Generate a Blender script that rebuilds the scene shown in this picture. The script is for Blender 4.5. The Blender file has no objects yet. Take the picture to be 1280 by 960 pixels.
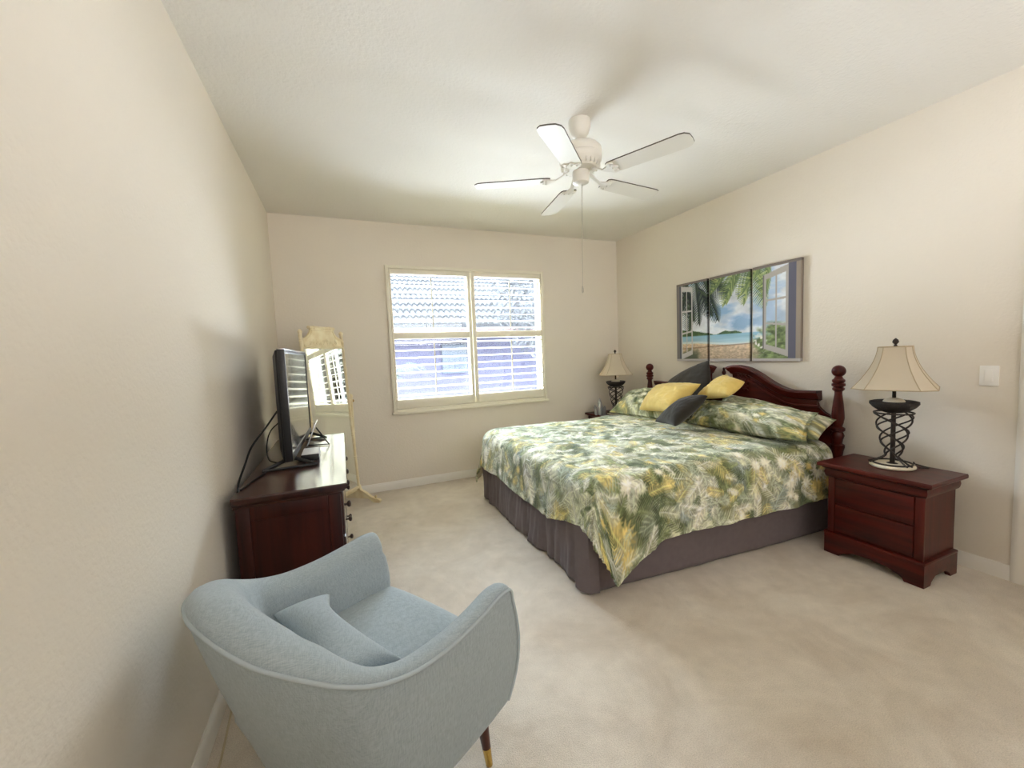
import bpy, bmesh, math, random
import numpy as np
from mathutils import Vector, Matrix, noise

C = bpy.context
SC = C.scene
COL = SC.collection
R_ = math.radians
rng = random.Random(7)
nrg = np.random.default_rng(11)

# ------------------------------------------------------------------ camera
cam_d = bpy.data.cameras.new('camera')
cam = bpy.data.objects.new('camera', cam_d)
COL.objects.link(cam)
cam_d.sensor_width = 36.0
cam_d.sensor_fit = 'HORIZONTAL'
cam_d.lens = 508.05 / 1280 * 36.0
cam_d.clip_start = 0.02
cr = Vector((0.9205746, -0.38842242, -0.04087081))
cu = Vector((0.06627016, 0.05221515, 0.99643457))
cf = Vector((0.38490345, 0.92000087, -0.07380875))
m = Matrix.Identity(4)
for i in range(3):
    m[i][0], m[i][1], m[i][2] = cr[i], cu[i], -cf[i]
m[2][3] = 1.36617
cam.matrix_world = m
SC.camera = cam

# ------------------------------------------------------------------ world, light, exposure
SC.view_settings.view_transform = 'Standard'
SC.view_settings.look = 'None'
SC.view_settings.gamma = 1.0
SC.view_settings.use_curve_mapping = False
SC.view_settings.exposure = 0.72
SC.cycles.use_denoising = True
SC.cycles.max_bounces = 12
SC.cycles.diffuse_bounces = 8
SC.cycles.glossy_bounces = 6
SC.cycles.transparent_max_bounces = 12
SC.cycles.sample_clamp_indirect = 8.0
SC.cycles.caustics_reflective = False
SC.cycles.caustics_refractive = False

SKY = 35.0
world = bpy.data.worlds.new('sky')
SC.world = world
world.use_nodes = True
wn, wl = world.node_tree.nodes, world.node_tree.links
bg = wn['Background']
tc = wn.new('ShaderNodeTexCoord')
sx = wn.new('ShaderNodeSeparateXYZ')
cr_ = wn.new('ShaderNodeValToRGB')
cr_.color_ramp.elements[0].position = 0.49
cr_.color_ramp.elements[0].color = (0.22, 0.20, 0.18, 1)
cr_.color_ramp.elements[1].position = 0.52
cr_.color_ramp.elements[1].color = (0.77, 0.87, 1.0, 1)
mp = wn.new('ShaderNodeMath'); mp.operation = 'MULTIPLY_ADD'
mp.inputs[1].default_value = 0.5; mp.inputs[2].default_value = 0.5
wl.new(tc.outputs['Generated'], sx.inputs[0])
wl.new(sx.outputs['Z'], mp.inputs[0])
wl.new(mp.outputs[0], cr_.inputs[0])
wl.new(cr_.outputs[0], bg.inputs[0])
bg.inputs[1].default_value = SKY

def area(name, loc, rot, sx_, sy_, power, color, portal=False):
    d = bpy.data.lights.new(name, 'AREA')
    d.shape = 'RECTANGLE'; d.size = sx_; d.size_y = sy_
    d.energy = power; d.color = color
    if portal:
        d.cycles.is_portal = True
    o = bpy.data.objects.new(name, d)
    o.location = loc; o.rotation_euler = rot
    COL.objects.link(o)
    return o

# daylight enters by the window (portal only guides the sampling of the sky)
area('window_portal', (1.367, 4.52, 1.57), (R_(-90), 0, 0), 1.85, 1.55, 1.0, (1, 1, 1), True)
# added soft fill behind the camera to brighten the room, no real source
room = area('fill_light', (1.5, -1.5, 2.1), (R_(110), 0, 0), 3.4, 0.9, 24.0, (0.98, 0.96, 0.98))
room.data.spread = R_(125)
# added lamp out of view, stands in for daylight bounced off the ground
area('yard_bounce', (0.9, 7.35, 0.12), (R_(-120), 0, 0), 6.0, 1.2, 1900.0, (0.92, 0.945, 1.0))

# ------------------------------------------------------------------ helpers
WL = {}

def wloc(o):
    return WL.get(o.name, Vector((0, 0, 0))) if o else Vector((0, 0, 0))

def tag(o, label=None, cat=None, group=None, kind=None):
    if label: o['label'] = label
    if cat: o['category'] = cat
    if group: o['group'] = group
    if kind: o['kind'] = kind
    return o

def thing(name, label, cat, loc=(0, 0, 0), group=None, kind=None):
    o = bpy.data.objects.new(name, None)
    o.empty_display_size = 0.05
    COL.objects.link(o)
    o.location = loc
    WL[o.name] = Vector(loc)
    return tag(o, label, cat, group, kind)

class MB:
    """collects geometry of ONE object"""
    def __init__(s):
        s.v = []; s.f = []; s.mi = []
    def add(s, V, F, mi=0):
        b = len(s.v)
        s.v.extend([tuple(p) for p in V])
        s.f.extend([tuple(i + b for i in f) for f in F])
        s.mi.extend([mi] * len(F))
        return s
    def box(s, x0, x1, y0, y1, z0, z1, bev=0.0, seg=2, T=None, mi=0):
        bm = bmesh.new()
        bmesh.ops.create_cube(bm, size=1.0)
        for v in bm.verts:
            v.co = Vector(((x0 + x1) / 2 + v.co.x * (x1 - x0), (y0 + y1) / 2 + v.co.y * (y1 - y0), (z0 + z1) / 2 + v.co.z * (z1 - z0)))
        if bev > 0:
            bmesh.ops.bevel(bm, geom=list(bm.edges), offset=bev, segments=seg, profile=0.5, affect='EDGES')
        bm.verts.index_update()
        V = [v.co.copy() for v in bm.verts]
        F = [[v.index for v in f.verts] for f in bm.faces]
        bm.free()
        if T: V = [T(p) for p in V]
        return s.add(V, F, mi)
    def lathe(s, prof, c=(0, 0, 0), n=32, T=None, mi=0):
        V = []; F = []
        for (r, z) in prof:
            for k in range(n):
                a = 2 * math.pi * k / n
                V.append(Vector((c[0] + r * math.cos(a), c[1] + r * math.sin(a), c[2] + z)))
        for i in range(len(prof) - 1):
            for k in range(n):
                k2 = (k + 1) % n
                F.append((i * n + k, i * n + k2, (i + 1) * n + k2, (i + 1) * n + k))
        if prof[0][0] > 1e-6: F.append(tuple(range(n))[::-1])
        if prof[-1][0] > 1e-6: F.append(tuple((len(prof) - 1) * n + k for k in range(n)))
        if T: V = [T(p) for p in V]
        return s.add(V, F, mi)
    def tube(s, pts, r, n=8, closed=False, mi=0):
        P = [Vector(p) for p in pts]
        N = len(P)
        rad = r if hasattr(r, '__len__') else [r] * N
        V = []; F = []
        up = None
        for i in range(N):
            if closed: t = P[(i + 1) % N] - P[i - 1]
            else: t = P[min(i + 1, N - 1)] - P[max(i - 1, 0)]
            if t.length < 1e-9: t = Vector((0, 0, 1))
            t.normalize()
            if up is None:
                up = Vector((0, 0, 1)) if abs(t.z) < 0.9 else Vector((1, 0, 0))
            a = up - t * up.dot(t)
            if a.length < 1e-6: a = t.orthogonal()
            a.normalize(); up = a
            b = t.cross(a)
            for k in range(n):
                an = 2 * math.pi * k / n
                V.append(P[i] + (a * math.cos(an) + b * math.sin(an)) * rad[i])
        for i in range(N if closed else N - 1):
            j = (i + 1) % N
            for k in range(n):
                k2 = (k + 1) % n
                F.append((i * n + k, i * n + k2, j * n + k2, j * n + k))
        if not closed:
            F.append(tuple(range(n))[::-1]); F.append(tuple((N - 1) * n + k for k in range(n)))
        return s.add(V, F, mi)
    def prism(s, poly, fn, d0, d1, mi=0):
        """poly: 2-D outline; fn(a,b,d) -> point"""
        n = len(poly)
        V = [fn(a, b, d0) for a, b in poly] + [fn(a, b, d1) for a, b in poly]
        F = [(i, (i + 1) % n, n + (i + 1) % n, n + i) for i in range(n)]
        F += [tuple(range(n))[::-1], tuple(range(n, 2 * n))]
        return s.add(V, F, mi)
    def loft(s, rings, closed=True, caps=True, mi=0):
        n = len(rings[0]); V = [p for r in rings for p in r]; F = []
        for i in range(len(rings) - 1):
            for k in range(n if closed else n - 1):
                k2 = (k + 1) % n
                F.append((i * n + k, i * n + k2, (i + 1) * n + k2, (i + 1) * n + k))
        if caps and closed:
            F.append(tuple(range(n))[::-1]); F.append(tuple((len(rings) - 1) * n + k for k in range(n)))
        return s.add(V, F, mi)
    def sphere(s, c, r, n=16, m=10, sc=(1, 1, 1), mi=0):
        prof = [(r * math.sin(math.pi * i / m), -r * math.cos(math.pi * i / m)) for i in range(m + 1)]
        prof[0] = (1e-7, -r); prof[-1] = (1e-7, r)
        return s.lathe(prof, (0, 0, 0), n, T=lambda p: Vector((c[0] + p.x * sc[0], c[1] + p.y * sc[1], c[2] + p.z * sc[2])), mi=mi)
    def build(s, name, mat, parent=None, smooth=35, recalc=True):
        me = bpy.data.meshes.new(name)
        off = wloc(parent)
        me.from_pydata([(p[0] - off.x, p[1] - off.y, p[2] - off.z) for p in s.v], [], s.f)
        mats = mat if isinstance(mat, (list, tuple)) else [mat]
        for mm in mats: me.materials.append(mm)
        if len(mats) > 1: me.polygons.foreach_set('material_index', s.mi)
        if recalc:
            bm = bmesh.new(); bm.from_mesh(me)
            bmesh.ops.recalc_face_normals(bm, faces=bm.faces)
            bm.to_mesh(me); bm.free()
        if smooth:
            me.polygons.foreach_set('use_smooth', [True] * len(me.polygons))
            me.set_sharp_from_angle(angle=R_(smooth))
        me.update()
        o = bpy.data.objects.new(name, me)
        COL.objects.link(o)
        if parent: o.parent = parent
        WL[o.name] = off.copy()
        return o

def catmull(pts, n):
    P = [np.array(p, float) for p in pts]
    out = []
    N = len(P)
    for j in range(n):
        t = j / (n - 1) * (N - 1)
        i = min(int(t), N - 2); f = t - i
        p0 = P[max(i - 1, 0)]; p1 = P[i]; p2 = P[i + 1]; p3 = P[min(i + 2, N - 1)]
        out.append(0.5 * ((2 * p1) + (-p0 + p2) * f + (2 * p0 - 5 * p1 + 4 * p2 - p3) * f * f + (-p0 + 3 * p1 - 3 * p2 + p3) * f ** 3))
    return out

def copy_tree(o, parent=None):
    c = o.copy(); COL.objects.link(c)
    if parent: c.parent = parent
    for ch in list(o.children):
        copy_tree(ch, c)
    return c

def vnoise(x, y, seed=0):
    """smooth value noise, numpy"""
    x = np.asarray(x, float); y = np.asarray(y, float)
    xi = np.floor(x).astype(int); yi = np.floor(y).astype(int)
    fx = x - xi; fy = y - yi
    fx = fx * fx * (3 - 2 * fx); fy = fy * fy * (3 - 2 * fy)
    def h(a, b):
        n = (a * 374761393 + b * 668265263 + seed * 974711) & 0x7fffffff
        n = ((n ^ (n >> 13)) * 1274126177) & 0x7fffffff
        return ((n ^ (n >> 16)) & 0xffff) / 65535.0
    a = h(xi, yi); b = h(xi + 1, yi); c = h(xi, yi + 1); d = h(xi + 1, yi + 1)
    return (a * (1 - fx) + b * fx) * (1 - fy) + (c * (1 - fx) + d * fx) * fy

def fbm(x, y, seed=0, o=4):
    s = 0; a = 0.5
    for i in range(o):
        s = s + a * vnoise(x * 2 ** i, y * 2 ** i, seed + i * 17); a *= 0.5
    return s

def lin(c):
    c = np.asarray(c, float)
    return np.where(c <= 0.04045, c / 12.92, ((c + 0.055) / 1.055) ** 2.4)

def rgb(r, g, b):
    return tuple(float(x) for x in lin(np.array([r, g, b]) / 255.0))

# ------------------------------------------------------------------ materials
def pmat(name, col, rough=0.5, spec=0.5, metal=0.0, var=0.0, vscale=4.0, bump=0.0, bscale=80.0, bdetail=3.0, bdist=0.01, sheen=0.0, coat=0.0, col2=None, stretch=None):
    mt = bpy.data.materials.new(name); mt.use_nodes = True
    nt = mt.node_tree; N = nt.nodes; L = nt.links
    p = N['Principled BSDF']
    p.inputs['Roughness'].default_value = rough
    p.inputs['Specular IOR Level'].default_value = spec
    p.inputs['Metallic'].default_value = metal
    p.inputs['Sheen Weight'].default_value = sheen
    p.inputs['Coat Weight'].default_value = coat
    p.inputs['Coat Roughness'].default_value = 0.15
    t = N.new('ShaderNodeTexCoord')
    src = t.outputs['Object']
    if stretch:
        mp_ = N.new('ShaderNodeMapping'); mp_.inputs['Scale'].default_value = stretch
        L.new(src, mp_.inputs['Vector']); src = mp_.outputs[0]
    c2 = col2 if col2 else tuple(c * (1 - var) for c in col)
    nz = N.new('ShaderNodeTexNoise'); nz.inputs['Scale'].default_value = vscale; nz.inputs['Detail'].default_value = 5.0
    L.new(src, nz.inputs['Vector'])
    rp = N.new('ShaderNodeValToRGB')
    rp.color_ramp.elements[0].position = 0.35; rp.color_ramp.elements[0].color = (*c2, 1)
    rp.color_ramp.elements[1].position = 0.65; rp.color_ramp.elements[1].color = (*col, 1)
    L.new(nz.outputs['Fac'], rp.inputs[0]); L.new(rp.outputs[0], p.inputs['Base Color'])
    if bump > 0:
        b = N.new('ShaderNodeTexNoise'); b.inputs['Scale'].default_value = bscale; b.inputs['Detail'].default_value = bdetail
        L.new(src, b.inputs['Vector'])
        bp = N.new('ShaderNodeBump'); bp.inputs['Strength'].default_value = bump; bp.inputs['Distance'].default_value = bdist
        L.new(b.outputs['Fac'], bp.inputs['Height']); L.new(bp.outputs[0], p.inputs['Normal'])
    return mt

def attr_mat(name, rough=0.85, sheen=0.15, bump=0.15, bscale=500, spec=0.25):
    mt = bpy.data.materials.new(name); mt.use_nodes = True
    N = mt.node_tree.nodes; L = mt.node_tree.links; p = N['Principled BSDF']
    a = N.new('ShaderNodeVertexColor'); a.layer_name = 'print'
    L.new(a.outputs['Color'], p.inputs['Base Color'])
    p.inputs['Roughness'].default_value = rough; p.inputs['Sheen Weight'].default_value = sheen
    p.inputs['Specular IOR Level'].default_value = spec
    t = N.new('ShaderNodeTexCoord'); b = N.new('ShaderNodeTexNoise'); b.inputs['Scale'].default_value = bscale
    L.new(t.outputs['Object'], b.inputs['Vector'])
    bp = N.new('ShaderNodeBump'); bp.inputs['Strength'].default_value = bump; bp.inputs['Distance'].default_value = 0.002
    L.new(b.outputs['Fac'], bp.inputs['Height']); L.new(bp.outputs[0], p.inputs['Normal'])
    return mt

def weave_mat(name, col, col2, scale=260.0):
    """linen-like weave: two crossed stretched noises"""
    mt = bpy.data.materials.new(name); mt.use_nodes = True
    N = mt.node_tree.nodes; L = mt.node_tree.links; p = N['Principled BSDF']
    p.inputs['Roughness'].default_value = 0.9; p.inputs['Sheen Weight'].default_value = 0.2
    p.inputs['Specular IOR Level'].default_value = 0.2
    t = N.new('ShaderNodeTexCoord')
    outs = []
    for st in ((scale, scale * 0.08, scale * 0.08), (scale * 0.08, scale, scale * 0.08), (scale * .08, scale * .08, scale)):
        mp_ = N.new('ShaderNodeMapping'); mp_.inputs['Scale'].default_value = st
        mp_.inputs['Rotation'].default_value = (0, 0, R_(-30))
        nz = N.new('ShaderNodeTexNoise'); nz.inputs['Scale'].default_value = 1.0; nz.inputs['Detail'].default_value = 2.0
        L.new(t.outputs['Object'], mp_.inputs['Vector']); L.new(mp_.outputs[0], nz.inputs['Vector'])
        outs.append(nz.outputs['Fac'])
    a = N.new('ShaderNodeMath'); a.operation = 'ADD'; L.new(outs[0], a.inputs[0]); L.new(outs[1], a.inputs[1])
    b = N.new('ShaderNodeMath'); b.operation = 'ADD'; L.new(a.outputs[0], b.inputs[0]); L.new(outs[2], b.inputs[1])
    mr = N.new('ShaderNodeMapRange'); mr.inputs[1].default_value = 1.15; mr.inputs[2].default_value = 1.85
    L.new(b.outputs[0], mr.inputs[0])
    mx = N.new('ShaderNodeMix'); mx.data_type = 'RGBA'
    mx.inputs[6].default_value = (*col2, 1); mx.inputs[7].default_value = (*col, 1)
    L.new(mr.outputs[0], mx.inputs[0]); L.new(mx.outputs[2], p.inputs['Base Color'])
    bp = N.new('ShaderNodeBump'); bp.inputs['Strength'].default_value = 0.25; bp.inputs['Distance'].default_value = 0.002
    L.new(b.outputs[0], bp.inputs['Height']); L.new(bp.outputs[0], p.inputs['Normal'])
    return mt

def wood_mat(name, c1, c2, rough=0.3, axis='Y', coat=0.3):
    mt = bpy.data.materials.new(name); mt.use_nodes = True
    N = mt.node_tree.nodes; L = mt.node_tree.links; p = N['Principled BSDF']
    p.inputs['Roughness'].default_value = rough; p.inputs['Coat Weight'].default_value = coat; p.inputs['Coat Roughness'].default_value = 0.12; p.inputs['Specular IOR Level'].default_value = 0.25
    t = N.new('ShaderNodeTexCoord'); mp_ = N.new('ShaderNodeMapping')
    sc = {'X': (1.5, 22, 22), 'Y': (22, 1.5, 22), 'Z': (22, 22, 1.5)}[axis]
    mp_.inputs['Scale'].default_value = sc
    nz = N.new('ShaderNodeTexNoise'); nz.inputs['Scale'].default_value = 1.0; nz.inputs['Detail'].default_value = 6; nz.inputs['Distortion'].default_value = 0.6
    L.new(t.outputs['Object'], mp_.inputs['Vector']); L.new(mp_.outputs[0], nz.inputs['Vector'])
    rp = N.new('ShaderNodeValToRGB')
    rp.color_ramp.elements[0].position = 0.3; rp.color_ramp.elements[0].color = (*c2, 1)
    rp.color_ramp.elements[1].position = 0.75; rp.color_ramp.elements[1].color = (*c1, 1)
    L.new(nz.outputs['Fac'], rp.inputs[0]); L.new(rp.outputs[0], p.inputs['Base Color'])
    return mt

M = {}
M['wall'] = pmat('wall_paint', rgb(232, 224, 211), 0.88, 0.3, var=0.02, vscale=1.2, bump=0.3, bscale=75, bdetail=2.0, bdist=0.006)
M['ceiling'] = pmat('ceiling_paint', rgb(233, 230, 224), 0.92, 0.2, var=0.02, vscale=1.5, bump=0.45, bscale=60, bdetail=2, bdist=0.006)
M['trim'] = pmat('trim_paint', rgb(236, 232, 224), 0.45, 0.5)
M['shutter'] = pmat('shutter_paint', rgb(232, 226, 208), 0.45, 0.5)
M['mahogany'] = wood_mat('mahogany', rgb(92, 26, 17), rgb(48, 11, 8), 0.35, 'Y', 0.15)
M['mahogany_v'] = wood_mat('mahogany_upright', rgb(94, 27, 17), rgb(50, 12, 8), 0.35, 'Z', 0.2)
M['cherry'] = wood_mat('dresser_wood', rgb(66, 28, 18), rgb(38, 14, 9), 0.3, 'Y', 0.9)
M['cherry_v'] = wood_mat('dresser_side_wood', rgb(72, 26, 14), rgb(34, 10, 6), 0.4, 'Z', 0.1)
M['fabric'] = weave_mat('chair_linen', rgb(172, 184, 190), rgb(150, 162, 168), 700.0)
M['piping'] = pmat('chair_piping', rgb(172, 183, 188), 0.85)
M['walnut'] = wood_mat('chair_leg_wood', rgb(92, 44, 26), rgb(58, 24, 14), 0.35, 'Z')
M['brass'] = pmat('brass', rgb(212, 178, 96), 0.22, metal=1.0)
M['skirt'] = pmat('skirt_cloth', rgb(118, 108, 110), 0.85, 0.2, var=0.08, vscale=30, sheen=0.1)
M['yellow'] = pmat('yellow_cloth', rgb(226, 196, 112), 0.7, 0.3, var=0.05, vscale=20, sheen=0.2)
M['charcoal'] = pmat('charcoal_cloth', rgb(55, 51, 46), 0.9, 0.2, var=0.15, vscale=200, sheen=0.25)
M['white'] = pmat('white_cloth', rgb(230, 228, 222), 0.8)
M['lining'] = pmat('comforter_lining', rgb(196, 182, 150), 0.85)
M['fan'] = pmat('fan_white', rgb(224, 220, 210), 0.4, 0.5)
M['fan_blade'] = pmat('fan_blade_white', rgb(222, 218, 208), 0.45, 0.4)
M['fan_edge'] = pmat('fan_blade_edge', rgb(92, 84, 74), 0.6)
M['chain'] = pmat('chain_metal', rgb(170, 164, 150), 0.35, metal=0.8)
M['black'] = pmat('black_plastic', rgb(24, 24, 26), 0.4)
M['screen'] = pmat('screen_glass', rgb(10, 11, 13), 0.05, 0.8, coat=1.0)
M['silver'] = pmat('silver_trim', rgb(196, 198, 202), 0.25, metal=0.9)
M['whiteplastic'] = pmat('white_plastic', rgb(232, 232, 232), 0.35)
M['bamboo'] = pmat('cream_bamboo', rgb(236, 224, 190), 0.45, 0.5, col2=rgb(224, 206, 164), vscale=14)
M['bamboo_dark'] = pmat('bamboo_joint', rgb(168, 136, 84), 0.5)
M['mirror'] = pmat('mirror_glass', (0.90, 0.92, 0.88), 0.01, metal=1.0)
M['bronze'] = pmat('dark_bronze', rgb(56, 46, 40), 0.5, 0.5, metal=0.3, var=0.3, vscale=30)
M['wicker'] = pmat('bowl_dark', rgb(48, 42, 40), 0.6, 0.4, var=0.3, vscale=60, bump=0.6, bscale=90, bdist=0.004)
M['stone'] = pmat('cream_stone', rgb(228, 218, 196), 0.5, 0.4, var=0.05, vscale=20)
M['shade_trim'] = pmat('shade_braid', rgb(186, 168, 138), 0.85)
M['knob'] = pmat('knob_bronze', rgb(52, 32, 26), 0.3, 0.6)
M['cable'] = pmat('cable_black', rgb(18, 18, 18), 0.5)
M['cable_white'] = pmat('cable_white', rgb(200, 184, 150), 0.5)
M['switch'] = pmat('switch_plastic', rgb(240, 238, 234), 0.35)
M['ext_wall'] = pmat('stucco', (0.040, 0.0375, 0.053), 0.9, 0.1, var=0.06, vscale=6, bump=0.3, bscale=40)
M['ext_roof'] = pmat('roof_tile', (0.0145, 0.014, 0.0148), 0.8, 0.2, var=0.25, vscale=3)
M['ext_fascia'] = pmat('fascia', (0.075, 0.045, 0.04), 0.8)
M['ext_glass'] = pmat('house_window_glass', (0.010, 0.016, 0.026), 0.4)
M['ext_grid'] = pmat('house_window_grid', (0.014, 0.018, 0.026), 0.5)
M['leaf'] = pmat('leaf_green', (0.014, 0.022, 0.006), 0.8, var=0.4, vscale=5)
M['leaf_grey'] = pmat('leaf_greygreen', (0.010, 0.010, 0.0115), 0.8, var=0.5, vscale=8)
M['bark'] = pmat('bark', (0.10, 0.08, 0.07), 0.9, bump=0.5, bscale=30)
M['bounce_ground'] = pmat('paving', (0.56, 0.60, 0.64), 0.95, var=0.15, vscale=3)  # unseen ground, coloured pale to throw more daylight up at the ceiling
M['leafprint'] = attr_mat('leaf_print_cloth')
M['canvas'] = attr_mat('canvas_print', 0.6, 0.0, 0.1, 900, 0.3)

# carpet
def carpet():
    mt = bpy.data.materials.new('carpet'); mt.use_nodes = True
    N = mt.node_tree.nodes; L = mt.node_tree.links; p = N['Principled BSDF']
    p.inputs['Roughness'].default_value = 0.95; p.inputs['Specular IOR Level'].default_value = 0.1; p.inputs['Sheen Weight'].default_value = 0.25
    t = N.new('ShaderNodeTexCoord')
    n1 = N.new('ShaderNodeTexNoise'); n1.inputs['Scale'].default_value = 2.2; n1.inputs['Detail'].default_value = 6; n1.inputs['Roughness'].default_value = 0.65; n1.inputs['Distortion'].default_value = 0.8
    n2 = N.new('ShaderNodeTexNoise'); n2.inputs['Scale'].default_value = 260; n2.inputs['Detail'].default_value = 2
    n3 = N.new('ShaderNodeTexNoise'); n3.inputs['Scale'].default_value = 12; n3.inputs['Detail'].default_value = 5
    for n in (n1, n2, n3): L.new(t.outputs['Object'], n.inputs['Vector'])
    r1 = N.new('ShaderNodeValToRGB')
    r1.color_ramp.elements[0].position = 0.3; r1.color_ramp.elements[0].color = (*rgb(222, 208, 190), 1)
    r1.color_ramp.elements[1].position = 0.7; r1.color_ramp.elements[1].color = (*rgb(246, 236, 221), 1)
    L.new(n1.outputs['Fac'], r1.inputs[0])
    mx = N.new('ShaderNodeMix'); mx.data_type = 'RGBA'; mx.blend_type = 'MULTIPLY'; mx.inputs[0].default_value = 0.45
    r2 = N.new('ShaderNodeValToRGB')
    r2.color_ramp.elements[0].position = 0.3; r2.color_ramp.elements[0].color = (0.55, 0.53, 0.5, 1)
    r2.color_ramp.elements[1].position = 0.62; r2.color_ramp.elements[1].color = (1, 1, 1, 1)
    L.new(n2.outputs['Fac'], r2.inputs[0])
    mx2 = N.new('ShaderNodeMix'); mx2.data_type = 'RGBA'; mx2.blend_type = 'MULTIPLY'; mx2.inputs[0].default_value = 0.22
    L.new(r1.outputs[0], mx.inputs[6]); L.new(r2.outputs[0], mx.inputs[7])
    L.new(mx.outputs[2], mx2.inputs[6]); L.new(n3.outputs['Fac'], mx2.inputs[7])
    L.new(mx2.outputs[2], p.inputs['Base Color'])
    ad = N.new('ShaderNodeMath'); ad.operation = 'MULTIPLY_ADD'; ad.inputs[1].default_value = 2.0
    L.new(n3.outputs['Fac'], ad.inputs[0]); L.new(n2.outputs['Fac'], ad.inputs[2])
    bp = N.new('ShaderNodeBump'); bp.inputs['Strength'].default_value = 0.5; bp.inputs['Distance'].default_value = 0.008
    L.new(ad.outputs[0], bp.inputs['Height']); L.new(bp.outputs[0], p.inputs['Normal'])
    return mt
M['carpet'] = carpet()

def pane_mat():
    mt = bpy.data.materials.new('window_glass'); mt.use_nodes = True
    N = mt.node_tree.nodes; L = mt.node_tree.links
    for n in list(N):
        if n.type == 'BSDF_PRINCIPLED': N.remove(n)
    out = [n for n in N if n.type == 'OUTPUT_MATERIAL'][0]
    tr = N.new('ShaderNodeBsdfTransparent'); tr.inputs[0].default_value = (0.93, 0.96, 0.97, 1)
    gl = N.new('ShaderNodeBsdfGlossy'); gl.inputs['Roughness'].default_value = 0.02
    fr = N.new('ShaderNodeFresnel'); fr.inputs[0].default_value = 1.45
    mx = N.new('ShaderNodeMixShader')
    L.new(fr.outputs[0], mx.inputs[0]); L.new(tr.outputs[0], mx.inputs[1]); L.new(gl.outputs[0], mx.inputs[2])
    L.new(mx.outputs[0], out.inputs['Surface'])
    return mt
M['pane'] = pane_mat()

def shade_mat():
    mt = bpy.data.materials.new('shade_linen'); mt.use_nodes = True
    N = mt.node_tree.nodes; L = mt.node_tree.links
    p = N['Principled BSDF']; p.inputs['Roughness'].default_value = 0.85; p.inputs['Base Color'].default_value = (*rgb(214, 202, 180), 1)
    out = [n for n in N if n.type == 'OUTPUT_MATERIAL'][0]
    t = N.new('ShaderNodeTexCoord'); nz = N.new('ShaderNodeTexNoise'); nz.inputs['Scale'].default_value = 300
    bp = N.new('ShaderNodeBump'); bp.inputs['Strength'].default_value = 0.2; bp.inputs['Distance'].default_value = 0.002
    L.new(t.outputs['Object'], nz.inputs['Vector']); L.new(nz.outputs['Fac'], bp.inputs['Height']); L.new(bp.outputs[0], p.inputs['Normal'])
    tl = N.new('ShaderNodeBsdfTranslucent'); tl.inputs[0].default_value = (*rgb(222, 200, 170), 1)
    mx = N.new('ShaderNodeMixShader'); mx.inputs[0].default_value = 0.18
    L.new(p.outputs[0], mx.inputs[1]); L.new(tl.outputs[0], mx.inputs[2]); L.new(mx.outputs[0], out.inputs['Surface'])
    return mt
M['shade'] = shade_mat()

def crystal_mat():
    mt = bpy.data.materials.new('clear_crystal'); mt.use_nodes = True
    p = mt.node_tree.nodes['Principled BSDF']
    p.inputs['Base Color'].default_value = (0.9, 0.92, 0.95, 1); p.inputs['Roughness'].default_value = 0.12
    p.inputs['Transmission Weight'].default_value = 0.6; p.inputs['IOR'].default_value = 1.45
    return mt
M['crystal'] = crystal_mat()

# ------------------------------------------------------------------ room shell
XL, XR, YB, YF, ZC = -0.5285, 3.342, 4.3545, -1.62, 2.74
TH = 0.16
WX0, WX1, WZ0, WZ1 = 0.472, 2.262, 0.806, 2.314     # outer edge of the shutter frame
HX0, HX1, HZ0, HZ1 = 0.505, 2.25, 0.86, 2.285      # hole in the wall

def struct(name, mb, mat, label, cat, smooth=35):
    o = mb.build(name, mat, None, smooth)
    return tag(o, label, cat, None, 'structure')

struct('floor', MB().box(XL - TH, XR + TH, YF - TH, YB + TH, -0.15, 0), M['carpet'], 'beige cut-pile carpet covering the whole bedroom floor', 'floor', 0)
struct('ceiling', MB().box(XL - TH, XR + TH, YF - TH, YB + TH, ZC, ZC + 0.15), M['ceiling'], 'white textured ceiling above the bedroom', 'ceiling', 0)
struct('wall_left', MB().box(XL - TH, XL, YF - TH, YB + TH, 0, ZC), M['wall'], 'cream textured wall beside the dresser and the armchair', 'wall', 0)
struct('wall_right', MB().box(XR, XR + TH, YF - TH, YB + TH, 0, ZC), M['wall'], 'cream wall behind the headboard and beach pictures', 'wall', 0)
struct('wall_front', MB().box(XL, XR, YF - TH, YF, 0, ZC), M['wall'], 'cream wall behind the viewer', 'wall', 0)
bw = MB()
bw.box(XL, HX0, YB, YB + TH, 0, ZC); bw.box(HX1, XR, YB, YB + TH, 0, ZC)
bw.box(HX0, HX1, YB, YB + TH, 0, HZ0); bw.box(HX0, HX1, YB, YB + TH, HZ1, ZC)
struct('wall_back', bw, M['wall'], 'cream wall with the shuttered window', 'wall', 0)

def baseboard(mb, p0, p1, n, h=0.085, t=0.014):
    """profile swept along a wall; n points into the room"""
    prof = [(0, 0), (t, 0), (t, h * 0.72), (t * 0.75, h * 0.8), (t * 0.55, h * 0.9), (t * 0.35, h), (0, h)]
    rings = [[Vector((p[0] + n[0] * a, p[1] + n[1] * a, b)) for a, b in prof] for p in (p0, p1)]
    mb.loft(rings)
    return mb
CY0, CY1 = 0.945, 0.855
struct('baseboard_back', baseboard(MB(), (XL, YB), (XR, YB), (0, -1)), M['trim'], 'white baseboard below the window wall', 'baseboard')
struct('baseboard_left', baseboard(MB(), (XL, YF), (XL, YB - 0.014), (1, 0)), M['trim'], 'white baseboard along the left wall behind the armchair', 'baseboard')
struct('baseboard_right', baseboard(MB(), (XR, CY0), (XR, YB - 0.014), (-1, 0)), M['trim'], 'white baseboard along the headboard wall', 'baseboard')
cs = MB()
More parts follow.
